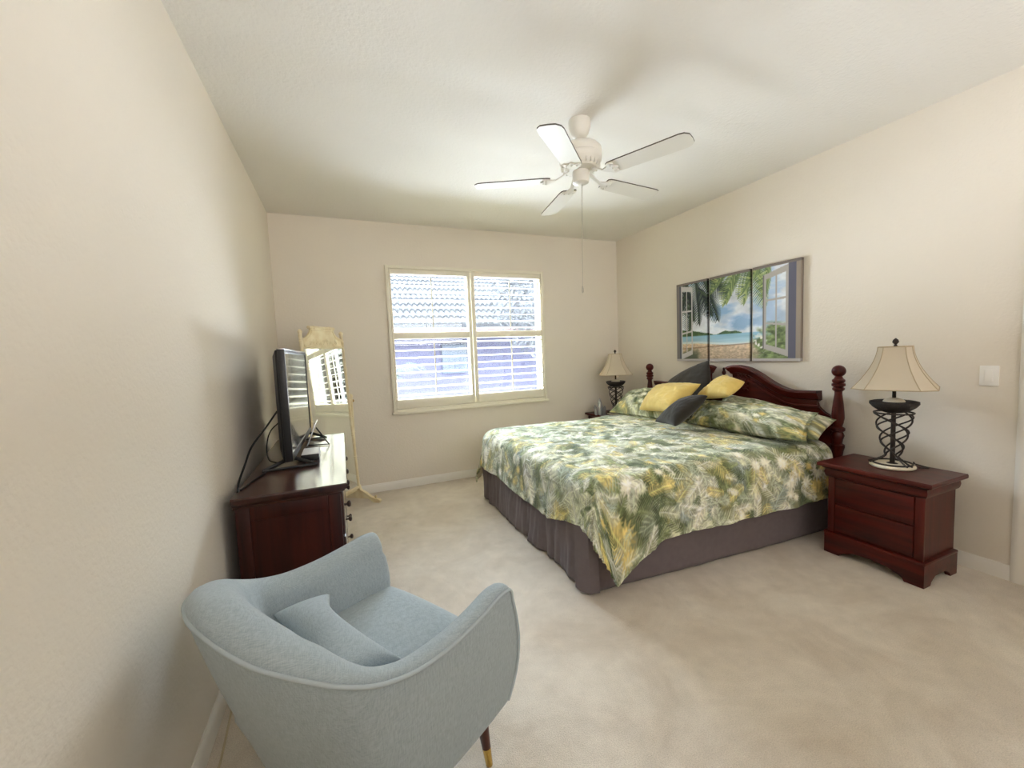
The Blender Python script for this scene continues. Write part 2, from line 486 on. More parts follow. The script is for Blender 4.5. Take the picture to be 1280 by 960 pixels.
prof = [(0, 0), (0.012, 0), (0.018, 0.012), (0.018, 0.03), (0.013, 0.045), (0.013, 0.07), (0.02, 0.078), (0.02, 0.09), (0, 0.09)]
cs.loft([[Vector((XR - a, CY0 - b, z)) for a, b in prof] for z in (0, 2.12)])
cs.box(XR - 0.02, XR, CY1 - 0.75, CY1, 2.03, 2.12)
cs.loft([[Vector((XR - a, CY1 - 0.75 - 0.09 + b, z)) for a, b in prof] for z in (0, 2.12)])
dr_ = MB().box(XR - 0.010, XR - 0.001, CY1 - 0.745, CY1 - 0.003, 0.012, 2.028)
for (z0, z1) in ((0.16, 0.92), (1.06, 1.90)):
    for k in range(2):
        y0 = CY1 - 0.70 + k * 0.345
        dr_.box(XR - 0.016, XR - 0.009, y0, y0 + 0.30, z0, z1, 0.004)
struct('door_1', dr_, M['trim'], 'white panelled door in the casing right of the light switch', 'door')
struct('trim_1', cs, M['trim'], 'white door casing at the right edge of the headboard wall', 'door casing')

# ------------------------------------------------------------------ window with plantation shutters
win = thing('window_1', 'white window with two plantation shutter panels, louvers open', 'window', (1.367, YB, WZ0), None, 'structure')
fr = MB()
pr = 0.035
def fbar(x0, x1, z0, z1, d0=pr, back=0.03):
    fr.box(x0, x1, YB - d0, YB + back, z0, z1, 0.004)
fw = 0.032
fbar(WX0, WX0 + fw, WZ0, WZ1); fbar(WX1 - fw, WX1, WZ0, WZ1)
fbar(WX0 + fw, WX1 - fw, WZ1 - fw, WZ1); fbar(WX0 + fw, WX1 - fw, WZ0, WZ0 + fw)
fr.box(WX0 - 0.012, WX1 + 0.012, YB - pr - 0.02, YB, WZ0 - 0.022, WZ0 + 0.004, 0.005)
fr.build('shutter_frame', M['shutter'], win)
def louver_ring(w, t, n=14):
    return [(w / 2 * math.cos(2 * math.pi * k / n), t / 2 * math.sin(2 * math.pi * k / n)) for k in range(n)]
for (px0, px1, hinge) in ((WX0 + fw + 0.003, 1.364, 0), (1.370, WX1 - fw - 0.003, 1)):
    ys0, ys1 = YB - 0.026, YB + 0.004
    yc = (ys0 + ys1) / 2
    ox0, ox1 = (0.524, 1.328) if not hinge else (1.410, 2.214)
    z0, z1, z2, z3, z4, z5 = WZ0 + fw + 0.003, 0.935, 1.563, 1.632, 2.228, WZ1 - fw - 0.003
    pn = MB()
    pn.box(px0, ox0, ys0, ys1, z0, z5, 0.003); pn.box(ox1, px1, ys0, ys1, z0, z5, 0.003)
    for a, b in ((z0, z1), (z2, z3), (z4, z5)):
        pn.box(ox0, ox1, ys0, ys1, a, b, 0.003)
    panel = pn.build('shutter_panel', M['shutter'], win)
    for (za, zb, cnt) in ((z1, z2, 8), (z3, z4, 8)):
        sp = (zb - za) / cnt
        for k in range(cnt):
            zc = za + sp * (k + 0.5)
            tilt = R_(9.5)
            ring = louver_ring(0.072, 0.010)
            mb = MB()
            pts = [(yc + a * math.cos(tilt) - b * math.sin(tilt), zc + a * math.sin(tilt) + b * math.cos(tilt)) for a, b in ring]
            mb.loft([[Vector((x, y, z)) for y, z in pts] for x in (ox0 + 0.002, ox1 - 0.002)])
            mb.build('louver', M['shutter'], panel, 60)
        xm = (ox0 + ox1) / 2
        rd = MB().box(xm - 0.006, xm + 0.006, yc - 0.052, yc - 0.040, za + 0.03, zb - 0.035, 0.002)
        rd.build('tilt_rod', M['shutter'], panel)
    kb = MB().sphere(((ox0 + ox1) / 2, ys0 - 0.008, (z2 + z3) / 2 - 0.012), 0.008, 10, 8)
    kb.build('magnet_knob', M['trim'], panel)
sash = MB()
for (a, b) in ((HX0, HX0 + 0.03), (1.352, 1.388), (HX1 - 0.03, HX1)):
    sash.box(a, b, YB + 0.10, YB + 0.14, HZ0, HZ1, 0.003)
for (a, b) in ((HZ0, HZ0 + 0.035), (HZ1 - 0.035, HZ1)):
    sash.box(HX0, HX1, YB + 0.10, YB + 0.14, a, b, 0.003)
sash.build('window_sash', M['trim'], win)
for (a, b) in ((HX0 + 0.03, 1.352), (1.388, HX1 - 0.03)):
    MB().box(a, b, YB + 0.118, YB + 0.122, HZ0 + 0.035, HZ1 - 0.035).build('pane', M['pane'], win, 0)

# ------------------------------------------------------------------ outside
struct('ground_outside', MB().box(-12, 22, YB + 0.17, 24, -0.3, -0.12), M['bounce_ground'], 'unseen ground between the two houses, made pale to bounce daylight up', 'paving', 0)
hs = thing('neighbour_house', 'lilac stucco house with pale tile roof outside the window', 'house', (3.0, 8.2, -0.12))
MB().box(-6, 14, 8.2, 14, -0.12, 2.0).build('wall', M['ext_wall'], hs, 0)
MB().box(-6.3, 14.3, 7.62, 7.72, 1.76, 1.93, 0.01).build('fascia', M['ext_fascia'], hs)
rf = MB()
slope = 0.44
def roof_pt(x, d, h=0.0):
    return Vector((x, 7.55 + d, 1.92 + slope * d + h))
nx = 640
rows = 17
for r in range(rows):
    d0, d1 = r * 0.38, (r + 1) * 0.38 + 0.04
    V = []; F = []
    for i in range(nx + 1):
        x = -5.5 + 18.5 * i / nx
        hgt = 0.055 * abs(math.sin(i * math.pi / 4))
        V.append(roof_pt(x, d0, hgt + 0.05)); V.append(roof_pt(x, d1, hgt)); V.append(roof_pt(x, d0, -0.02))
    for i in range(nx):
        a = i * 3; b = a + 3
        F.append((a, b, b + 1, a + 1)); F.append((a, a + 2, b + 2, b))
    rf.add(V, F)
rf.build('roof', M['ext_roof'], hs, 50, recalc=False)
gw = MB().box(1.90, 2.42, 8.15, 8.22, 1.02, 1.62, 0.01)
hw = gw.build('window', M['ext_grid'], hs)
pm = MB()
for i in range(4):
    for j in range(5):
        pm.box(1.925 + i * 0.119, 1.925 + i * 0.119 + 0.10, 8.14, 8.16, 1.045 + j * 0.111, 1.045 + j * 0.111 + 0.092)
pm.build('pane', M['ext_glass'], hw, 0)

def leaf_cloud(mb, c, rad, n, size, seed):
    rr = random.Random(seed)
    V = []; F = []
    for i in range(n):
        while True:
            p = Vector((rr.uniform(-1, 1), rr.uniform(-1, 1), rr.uniform(-1, 1)))
            if p.length < 1: break
        p = Vector((c[0] + p.x * rad[0], c[1] + p.y * rad[1], c[2] + p.z * rad[2]))
        a = Vector((rr.gauss(0, 1), rr.gauss(0, 1), rr.gauss(0, 1))).normalized()
        b = a.orthogonal().normalized(); cc = a.cross(b)
        s = size * rr.uniform(0.6, 1.3)
        k = len(V)
        V += [p - b * s, p - b * 0.1 * s + cc * 0.32 * s + a * 0.08 * s, p + b * s, p - b * 0.1 * s - cc * 0.32 * s + a * 0.08 * s]
        F += [(k, k + 1, k + 2), (k, k + 2, k + 3)]
    mb.add(V, F)

tr = thing('tree', 'grey-green leafy tree in front of the house, seen through right shutter', 'tree', (3.8, 6.5, -0.12))
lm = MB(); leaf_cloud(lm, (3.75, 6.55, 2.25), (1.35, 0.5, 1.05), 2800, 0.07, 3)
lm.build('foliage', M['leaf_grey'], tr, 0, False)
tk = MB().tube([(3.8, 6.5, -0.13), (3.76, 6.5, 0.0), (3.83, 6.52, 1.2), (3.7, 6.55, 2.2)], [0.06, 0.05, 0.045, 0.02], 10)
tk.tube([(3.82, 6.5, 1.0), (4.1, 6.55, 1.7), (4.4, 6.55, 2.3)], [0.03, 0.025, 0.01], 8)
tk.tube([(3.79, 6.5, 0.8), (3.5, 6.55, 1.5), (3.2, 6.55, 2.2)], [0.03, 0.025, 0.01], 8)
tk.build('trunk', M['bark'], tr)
pl = thing('palm_plant', 'bright green palm plant seen through the left shutter', 'plant', (0.72, 6.2, -0.12))
pf = MB()
base = Vector((0.72, 6.2, 1.05))
for k in range(11):
    a = 2 * math.pi * k / 11 + 0.3
    dirv = Vector((math.cos(a), math.sin(a) * 0.6, 0))
    L_ = rng.uniform(0.35, 0.6)
    sp = [base + dirv * (L_ * t) + Vector((0, 0, 0.55 * L_ * math.sin(2.4 * t))) for t in [i / 9 for i in range(10)]]
    pf.tube(sp, 0.006, 5)
    for i in range(1, 10):
        for sgn in (-1, 1):
            side = dirv.cross(Vector((0, 0, 1))) * sgn
            q = sp[i]; e = q + side * 0.14 * (1 - 0.06 * i) + dirv * 0.09 - Vector((0, 0, 0.05))
            w_ = dirv * 0.015
            pf.add([q - w_, q + w_, e], [(0, 1, 2)])
pf.build('fronds', M['leaf'], pl, 0, False)
MB().tube([(0.72, 6.2, -0.13), (0.70, 6.2, 0.4), (0.72, 6.2, 1.07)], [0.07, 0.05, 0.035], 10).build('trunk', M['bark'], pl)
pd = MB()
for px_, pz in ((4.05, 1.2), (4.55, 0.9)):
    pd.tube([(px_, 7.95, -0.13), (px_, 7.95, pz)], 0.035, 10)
    pd.tube([(px_, 7.95, pz), (px_ + 0.25, 7.95, pz)], 0.03, 10)
tag(pd.build('utility_pipe', M['ext_grid']), 'grey pipes standing against the lilac house wall', 'pipe')

# ------------------------------------------------------------------ leaf pattern canvas
def leaf_canvas(w_m, h_m, res, seed, density=1.0):
    rr = random.Random(seed)
    W, H = int(w_m / res), int(h_m / res)
    img = np.zeros((H, W, 3)); img[:] = np.array([140, 142, 108]) / 255.0
    yy, xx = np.mgrid[0:H, 0:W]
    base = fbm(xx * res * 5, yy * res * 5, seed)[..., None]
    img = img * (0.90 + 0.15 * base)
    cols = {'dark': (72, 84, 56), 'deep': (94, 104, 68), 'mid': (134, 144, 102), 'sage': (160, 168, 146), 'blue': (158, 170, 168), 'olive': (146, 142, 92), 'yellow': (212, 194, 124), 'pale': (212, 214, 184), 'cream': (238, 234, 212)}
    def stroke(x0, y0, x1, y1, w, c, alpha=0.9):
        dx, dy = x1 - x0, y1 - y0
        L2 = dx * dx + dy * dy
        if L2 < 1e-9: return
        ax0 = max(int((min(x0, x1) - w) / res), 0); ax1 = min(int((max(x0, x1) + w) / res) + 2, W)
        ay0 = max(int((min(y0, y1) - w) / res), 0); ay1 = min(int((max(y0, y1) + w) / res) + 2, H)
        if ax0 >= ax1 or ay0 >= ay1: return
        gx = xx[ay0:ay1, ax0:ax1] * res - x0; gy = yy[ay0:ay1, ax0:ax1] * res - y0
        t = np.clip((gx * dx + gy * dy) / L2, 0, 1)
        d = np.hypot(gx - t * dx, gy - t * dy)
        ww = w * np.sin(np.pi * np.clip(0.12 + 0.88 * t, 0, 1)) ** 0.7 + 1e-6
        a = np.clip((ww - d) / (res * 1.2) + 0.5, 0, 1) * alpha
        sub = img[ay0:ay1, ax0:ax1]
        sub[...] = sub * (1 - a[..., None]) + np.array(c) * a[..., None]
    def frond(x, y, ang, Lf, c, nl, wid, curve):
        px_, py_ = x, y; a = ang
        st = Lf / nl
        c = np.array(cols[c]) / 255.0
        for i in range(nl):
            a += curve / nl
            qx, qy = px_ + math.cos(a) * st, py_ + math.sin(a) * st
            f = i / nl
            ll = wid * math.sin(math.pi * (0.15 + 0.8 * f)) ** 0.8
            for sg in (-1, 1):
                an = a + sg * (1.15 - 0.6 * f)
                k = 0.74 + 0.5 * rr.random()
                stroke(px_, py_, px_ + math.cos(an) * ll, py_ + math.sin(an) * ll, max(0.0036, 0.040 * wid), np.clip(c * k, 0, 1))
            px_, py_ = qx, qy
        stroke(x, y, px_, py_, 0.004, np.clip(c * 1.35, 0, 1), 0.6)
    def flower(x, y, r, c, n):
        c = np.array(cols[c]) / 255.0
        a0 = rr.random() * 6.28
        for ring_, k in ((1.0, 0.92), (0.62, 1.08)):
            for i in range(n):
                a = a0 + 6.283 * i / n + (0.2 if ring_ < 1 else 0)
                stroke(x, y, x + math.cos(a) * r * ring_, y + math.sin(a) * r * ring_, r * 0.11, np.clip(c * k * rr.uniform(0.9, 1.1), 0, 1))
    A = w_m * h_m
    def many(n, names, L0, L1, wf):
        for _ in range(int(n * A * density)):
            Lf = rr.uniform(L0, L1)
            frond(rr.uniform(-0.1, w_m + 0.1), rr.uniform(-0.1, h_m + 0.1), rr.random() * 6.28, Lf, rr.choice(names), int(Lf / 0.018) + 4, Lf * wf, rr.uniform(-0.9, 0.9))
    def flowers(n, r0, r1, names, ks):
        for _ in range(int(n * A)):
            flower(rr.uniform(0, w_m), rr.uniform(0, h_m), rr.uniform(r0, r1), rr.choice(names), rr.choice(ks))
    many(60, ['dark', 'deep', 'mid', 'olive', 'deep'], 0.16, 0.34, 0.36)
    many(60, ['sage', 'blue', 'pale', 'mid', 'pale'], 0.16, 0.32, 0.36)
    flowers(22, 0.045, 0.09, ['cream', 'yellow', 'pale'], [11, 13, 15])
    many(45, ['deep', 'mid', 'olive', 'dark', 'sage'], 0.10, 0.24, 0.34)
    many(85, ['pale', 'cream', 'sage', 'pale', 'cream', 'yellow'], 0.12, 0.26, 0.36)
    many(30, ['dark', 'deep', 'mid'], 0.08, 0.18, 0.30)
    flowers(26, 0.03, 0.065, ['cream', 'yellow', 'cream', 'pale'], [9, 11, 13])
    many(45, ['cream', 'pale', 'yellow', 'sage'], 0.08, 0.17, 0.34)
    return np.clip(img, 0, 1)

def sample(img, fx, fy):
    H, W, _ = img.shape
    x = np.clip(fx * (W - 1), 0, W - 1.001); y = np.clip(fy * (H - 1), 0, H - 1.001)
    xi = x.astype(int); yi = y.astype(int); ax = (x - xi)[..., None]; ay = (y - yi)[..., None]
    return (img[yi, xi] * (1 - ax) + img[yi, xi + 1] * ax) * (1 - ay) + (img[yi + 1, xi] * (1 - ax) + img[yi + 1, xi + 1] * ax) * ay

def grid_mesh(name, P, col, mats, parent=None, close_back=None, mat_ids=None):
    """P: (n,m,3) grid; optional vertex colours"""
    n, m_, _ = P.shape
    off = wloc(parent)
    V = P.reshape(-1, 3) - np.array(off)
    idx = np.arange(n * m_).reshape(n, m_)
    F = np.stack([idx[:-1, :-1], idx[1:, :-1], idx[1:, 1:], idx[:-1, 1:]], -1).reshape(-1, 4)
    me = bpy.data.meshes.new(name)
    me.vertices.add(len(V)); me.vertices.foreach_set('co', V.astype(np.float32).ravel())
    me.loops.add(F.size); me.loops.foreach_set('vertex_index', F.astype(np.int32).ravel())
    me.polygons.add(len(F)); me.polygons.foreach_set('loop_start', np.arange(0, F.size, 4, dtype=np.int32))
    me.polygons.foreach_set('use_smooth', np.ones(len(F), bool))
    for mm in mats: me.materials.append(mm)
    me.update(calc_edges=True); me.validate()
    if col is not None:
        at = me.color_attributes.new('print', 'FLOAT_COLOR', 'POINT')
        rgba = np.ones((len(V), 4), np.float32); rgba[:, :3] = lin(col.reshape(-1, 3))
        at.data.foreach_set('color', rgba.ravel())
    o = bpy.data.objects.new(name, me)
    COL.objects.link(o)
    if parent: o.parent = parent
    WL[o.name] = off.copy()
    return o

# ------------------------------------------------------------------ bed
BX0, BX1 = 1.21, 3.19            # foot and head of the mattress
BY0, BY1 = 1.81, 3.645           # near and far side
ZT = 0.645
bed = thing('bed', 'king bed with dark mahogany swan-neck headboard and taupe bed skirt', 'bed', (2.2, 2.72, 0))
MB().box(BX0 + 0.02, BX1, BY0 + 0.03, BY1 - 0.03, 0.50, ZT - 0.02, 0.05, 3).build('mattress', M['white'], bed)
MB().box(BX0 + 0.09, BX1, BY0 + 0.13, BY1 - 0.09, 0.12, 0.50, 0.02).build('box_spring', M['white'], bed)

def ynear(x):                    # the near side runs slightly out towards the head
    return 1.872 - 0.050 * (x - 1.2)
# skirt
pathp = []
for x in np.linspace(3.16, 1.205, 150): pathp.append((x, BY1 + 0.01, 0, 1))
for y in np.linspace(BY1 + 0.01, ynear(1.2), 260)[1:]: pathp.append((1.195, y, -1, 0))
for x in np.linspace(1.20, 3.16, 240)[1:]: pathp.append((x, ynear(x), 0, -1))
nz_ = 22
SP = np.zeros((len(pathp), nz_, 3))
sacc = 0
for i, (x, y, nx_, ny_) in enumerate(pathp):
    if i: sacc += math.hypot(x - pathp[i - 1][0], y - pathp[i - 1][1])
    foot = abs(nx_)
    for k in range(nz_):
        t = k / (nz_ - 1)
        z = 0.50 - 0.488 * t
        w1 = fbm(np.array(sacc * 9.0), np.array(t * 0.7), 5) - 0.5
        w2 = fbm(np.array(sacc * 3.1 + 7), np.array(t * 0.5), 9) - 0.5
        w3 = fbm(np.array(sacc * 22.0 + 3 + t * 2.0), np.array(t * 1.0), 19) - 0.5
        a = (0.3 + 0.7 * t) * (0.075 * w1 + 0.045 * w3 if foot else 0.012 * w1 + 0.035 * w2) + 0.012 * t
        SP[i, k] = (x + nx_ * a, y + ny_ * a, z)
# soften the two corners
for k in range(nz_):
    for ax in (0, 1):
        q = SP[:, k, ax].copy()
        for _ in range(3): q[1:-1] = (q[:-2] + 2 * q[1:-1] + q[2:]) / 4
        SP[:, k, ax] = q
sk = grid_mesh('bed_skirt', SP, None, [M['skirt']], bed)
sm = sk.modifiers.new('thickness', 'SOLIDIFY'); sm.thickness = 0.004
# corner pleat
pn = MB(); V = []
for k in range(10):
    t = k / 9; z = 0.42 - 0.405 * t
    V.append([Vector((1.172 - 0.012 * t, 1.955 - 0.006 * t, z)), Vector((1.180 - 0.02 * t, 1.90, z)), Vector((1.195, 1.862 - 0.012 * t, z)), Vector((1.25, 1.850 - 0.012 * t, z)), Vector((1.25, 1.866, z)), Vector((1.20, 1.90, z))])
pn.loft(V); pn.build('skirt_pleat', M['skirt'], bed)

# headboard
HC = 2.715
half = [(0.075, 1.158), (0.095, 1.170), (0.14, 1.180), (0.20, 1.179), (0.29, 1.160), (0.39, 1.110), (0.49, 1.050), (0.59, 1.006), (0.68, 0.993), (0.84, 0.998)]
hc = catmull(half, 40)
low = [(0.84, 0.93), (0.822, 0.915), (0.832, 0.885), (0.87, 0.848), (0.915, 0.822), (0.955, 0.812)]
gap = [(0.0, 0.985), (0.05, 0.99), (0.10, 1.015), (0.125, 1.055), (0.12, 1.10), (0.095, 1.13)]
outl = []
right = gap + [tuple(p) for p in hc] + low
for d, z in right: outl.append((HC - d, z))
outl += [(HC - 0.955, 0.30), (HC + 0.955, 0.30)]
for d, z in reversed(right[1:]): outl.append((HC + d, z))
hb = MB()
hb.prism(outl, lambda a, b, d: Vector((d, a, b)), 3.235, 3.265)
head = hb.build('headboard', M['mahogany'], bed, 30)
for sg in (-1, 1):
    mo = MB()
    rings = []
    for i, (d, z) in enumerate(hc):
        p0 = hc[max(i - 1, 0)]; p1 = hc[min(i + 1, len(hc) - 1)]
        tx, tz = p1[0] - p0[0], p1[1] - p0[1]; l = math.hypot(tx, tz); nx_, nz2 = -tz / l, tx / l
        prof = [(0.004, 3.27), (0.006, 3.200), (-0.010, 3.197), (-0.018, 3.206), (-0.030, 3.208), (-0.042, 3.220), (-0.055, 3.222), (-0.066, 3.236), (-0.066, 3.27)]
        rings.append([Vector((X, HC + sg * (d + nx_ * o_), z + nz2 * o_)) for o_, X in prof])
    mo.loft(rings)
    mo.build('moulding', M['mahogany'], head, 40)
    # second bead under the shoulder
    b2 = MB()
    pts = [Vector((3.228, HC + sg * d, z - 0.11)) for d, z in hc[10:]]
    b2.tube(pts, 0.009, 8)
    b2.build('bead', M['mahogany'], head)
    # carved lattice
    lt = MB()
    for i in range(4):
        z0 = 1.09 - i * 0.034
        for j in range(3):
            y0 = HC + sg * (0.19 + j * 0.034)
            for q in (-1, 1):
                lt.tube([(3.228, y0 - q * 0.02, z0 + 0.02), (3.221, y0, z0), (3.228, y0 + q * 0.02, z0 - 0.02)], 0.0055, 6)
    lt.build('carved_lattice', M['mahogany'], head)
fin = [(1e-6, 0.168), (0.008, 0.166), (0.013, 0.155), (0.009, 0.143), (0.016, 0.13), (0.018, 0.115), (0.010, 0.10), (0.02, 0.088), (0.024, 0.06), (0.015, 0.045), (0.026, 0.03), (0.026, 0.0)]
MB().lathe(fin[::-1], (3.25, HC - 0.02, 0.995), 20).build('finial', M['mahogany_v'], head)
postp = [(0.045, 0.0), (0.045, 0.50), (0.036, 0.515), (0.030, 0.54), (0.036, 0.58), (0.043, 0.605), (0.043, 0.622), (0.028, 0.632), (0.032, 0.66), (0.040, 0.69), (0.030, 0.715), (0.043, 0.725), (0.043, 0.742), (0.026, 0.755), (0.032, 0.775), (0.0385, 0.815), (0.037, 0.85), (0.030, 0.93), (0.023, 0.985), (0.023, 1.005), (0.036, 1.018), (0.036, 1.03), (0.028, 1.036), (0.040, 1.046), (0.040, 1.06), (0.030, 1.066), (0.038, 1.076), (0.038, 1.088), (0.026, 1.098), (0.022, 1.110)]
for a in range(13):
    th = -1.1 + a * (math.pi / 2 + 1.1) / 12
    postp.append((max(0.042 * math.cos(th), 1e-6), 1.150 + 0.042 * math.sin(th)))
for y in (1.757, 3.673):
    MB().lathe(postp, (3.25, y, 0), 28).build('post', M['mahogany_v'], bed, 40)

# ------------------------------------------------------------------ comforter
RC = 0.11
OA, OB = 0.40, 0.44            # overhang measured from where the edge starts to roll
NS, NT = 440, 560
sx0 = 3.12
xe = BX0 - 0.035 + RC
ye0, ye1 = BY0 - 0.03 + RC, BY1 + 0.03 - RC
s = np.linspace(0, (sx0 - xe) + OA, NS)
t = np.linspace(-OB, (ye1 - ye0) + OB, NT)
S, T = np.meshgrid(s, t, indexing='ij')
Tw = (ye1 - ye0)
wav = 0.028 * (fbm(S * 2.2, S * 0 + 3.3, 41) - 0.5)
wav2 = 0.05 * (fbm(T * 1.9, T * 0 + 1.7, 43) - 0.5)
qa = np.maximum(S - (sx0 - xe), 0) * (1 + wav2 / OA)
qb = np.where(T < 0, -T, np.maximum(T - Tw, 0)) * (1 + wav / OB)
sgnb = np.where(T < 0, -1.0, np.where(T > Tw, 1.0, 0.0))
q = np.hypot(qa, qb)
th = np.arctan2(qb, qa)
# near foot corner: the cover sits askew, its corner slides round onto the near side and hangs low
near = T < 0
dfoot = np.maximum((sx0 - xe) - S, 0)
Lb = OB + 0.19 * np.clip(1 - dfoot / 0.36, 0, 1) ** 1.1
La = OA - 0.09 * np.clip(1 - np.maximum(T, 0) / 0.35, 0, 1)
rho = np.maximum(qa / OA, qb / OB)
tt_ = np.clip(th / (np.pi / 2), 0, 1)
Lth = (OA - 0.09) + (OB + 0.19 - OA + 0.09) * tt_ ** 2
qn = np.where((qa > 0) & (qb > 0), rho * Lth, np.where(qb > 0, rho * Lb, rho * La))
q = np.where(near | ((T < Tw / 2) & (qb <= 0)), qn, q)
fl = 0.10 + 0.10 * np.sin(2 * th) ** 2
arc = np.pi * RC / 2
ph = np.clip(q / RC, 0, np.pi / 2)
ext = np.maximum(q - arc, 0)
hh = RC * np.sin(ph) + fl * ext
vv = RC * (1 - np.cos(ph)) + ext * np.sqrt(1 - fl ** 2)
# hanging folds
hang = np.clip(ext / 0.3, 0, 1)
along = np.where(qa > qb, T, S + 5)
fold = (fbm(along * 7.0, ext * 1.2, 3) - 0.5) * 0.055 + (fbm(along * 20, ext * 1.6, 5) - 0.5) * 0.018
cornerness = np.sin(2 * th) ** 2
fold = fold * (1 + 0.9 * cornerness) * hang
hh = hh + fold + 0.010 * hang
X = np.minimum(S, sx0 - xe)
px = sx0 - X - hh * np.cos(th) * (q > 0)
py = ye0 + np.clip(T, 0, Tw) + hh * np.sin(th) * sgnb * (q > 0)
pz = ZT + 0.014 - vv
# quilted puffs and wrinkles on the top
topm = np.clip(1 - q / 0.10, 0, 1)
puff = 0.030 * (fbm(S * 2.3, T * 2.3, 21, 2) - 0.5) + 0.026 * (fbm(S * 6.5 + T * 1.2, T * 4.0, 23, 3) - 0.5)
ridg = 1 - np.abs(2 * fbm(S * 5.0 + T * 3.0, T * 3.0 - S * 1.5, 29, 2) * 1.33 - 1)
puff = puff + 0.010 * (fbm(S * 16, T * 11, 33, 2) - 0.5) + 0.010 * np.clip(ridg - 0.75, 0, 1) * 4 * 0.6
edge_in = np.clip(np.minimum(np.minimum(T, Tw - T), (sx0 - xe) - S) / 0.5, 0, 1)
pz = pz + (puff + 0.022 * edge_in + 0.008) * topm
# one sharp crease
cx_, cy_ = sx0 - 1.60, 2.70 - ye0
dcr = np.hypot((S - cx_) / 0.02, (T - cy_) / 0.06)
pz = pz - 0.022 * np.exp(-dcr ** 2) + 0.012 * np.exp(-((S - cx_ - 0.04) / 0.03) ** 2 - ((T - cy_) / 0.08) ** 2)
py = py - np.where(T < 0.3, 0.035 * (px - 1.2) * np.clip((0.3 - T) / 0.3, 0, 1), 0)
pz = np.maximum(pz, 0.03)
cv = leaf_canvas(s[-1], t[-1] - t[0], 0.0036, 5)
cc = sample(cv, (S / s[-1]), (T - t[0]) / (t[-1] - t[0]))
com = grid_mesh('comforter', np.stack([px, py, pz], -1)[:, ::-1], cc[:, ::-1], [M['leafprint'], M['lining']])
tag(com, 'tropical leaf print comforter spread over the bed, its corner hanging low', 'comforter')
so = com.modifiers.new('thickness', 'SOLIDIFY'); so.thickness = 0.012; so.offset = -1; so.material_offset = 1; so.material_offset_rim = 0

# ------------------------------------------------------------------ pillows
def pillow(name, corners, thick, mat, label, cat='pillow', group=None, canvas=None, n=46, pinch=0.05, wr=0.012, seed=0, flange=0.0, power=0.42, front=0.0):
    """corners BL BR TR TL; a puffed cushion between two faces"""
    BL, BR, TR, TL = [np.array(c, float) for c in corners]
    u = np.linspace(0, 1, n); v = np.linspace(0, 1, n)
    U, Vv = np.meshgrid(u, v, indexing='ij')
    # pinch edges inwards between the corners
    Up = U + pinch * (0.5 - U) * 2 * np.sin(np.pi * Vv) * 0.5
    Vp = Vv + pinch * (0.5 - Vv) * 2 * np.sin(np.pi * U) * 0.5
    Vp = Vp + front * (1 - Vv) ** 2 * np.sin(np.pi * U)
    P = (BL[None, None] * ((1 - Up) * (1 - Vp))[..., None] + BR * (Up * (1 - Vp))[..., None] + TR * (Up * Vp)[..., None] + TL * ((1 - Up) * Vp)[..., None])
    nr = np.cross(BR - BL, TL - BL); nr = nr / np.linalg.norm(nr)
    fu = np.clip((U - flange) / (1 - 2 * flange), 0, 1); fv = np.clip((Vv - flange) / (1 - 2 * flange), 0, 1)
    w = (4 * fu * (1 - fu)) ** power * (4 * fv * (1 - fv)) ** power
    wrk = (fbm(U * 5 + seed, Vv * 5 + seed, seed + 3) - 0.5) * wr * 2 + (fbm(U * 14 + seed, Vv * 9, seed + 8, 2) - 0.5) * wr
    edge = 1 - np.clip(w, 0, 1)
    wrk = wrk * np.clip(w * 3, 0, 1) + (fbm(U * 22, Vv * 22, seed + 4, 2) - 0.5) * wr * 0.8 * edge * np.clip(w * 4, 0, 1)
    A = P + nr * (w * thick / 2 + wrk)[..., None]
    B = P - nr * (w * thick / 2 * 0.8)[..., None]
    V = np.concatenate([A.reshape(-1, 3), B.reshape(-1, 3)])
    idx = np.arange(n * n).reshape(n, n); idb = idx + n * n
    # share border vertices
    idb2 = idb.copy(); bd = np.zeros((n, n), bool); bd[0] = bd[-1] = True; bd[:, 0] = bd[:, -1] = True
    idb2[bd] = idx[bd]
    F = []
    for a in range(n - 1):
        for b in range(n - 1):
            F.append((int(idx[a, b]), int(idx[a + 1, b]), int(idx[a + 1, b + 1]), int(idx[a, b + 1])))
            F.append((int(idb2[a, b]), int(idb2[a, b + 1]), int(idb2[a + 1, b + 1]), int(idb2[a + 1, b])))
    me = bpy.data.meshes.new(name)
    me.from_pydata(V.tolist(), [], F)
    me.materials.append(mat)
    me.polygons.foreach_set('use_smooth', [True] * len(me.polygons))
    if canvas is not None:
        c = sample(canvas, U, Vv).reshape(-1, 3)
        at = me.color_attributes.new('print', 'FLOAT_COLOR', 'POINT')
        rgba = np.ones((len(V), 4), np.float32); rgba[:, :3] = lin(np.concatenate([c, c]))
        at.data.foreach_set('color', rgba.ravel())
    bm = bmesh.new(); bm.from_mesh(me)
    loose = [vt for vt in bm.verts if not vt.link_faces]
    bmesh.ops.delete(bm, geom=loose, context='VERTS')
    bmesh.ops.recalc_face_normals(bm, faces=bm.faces)
    bm.to_mesh(me); bm.free()
    o = bpy.data.objects.new(name, me); COL.objects.link(o)
    return tag(o, label, cat, group)

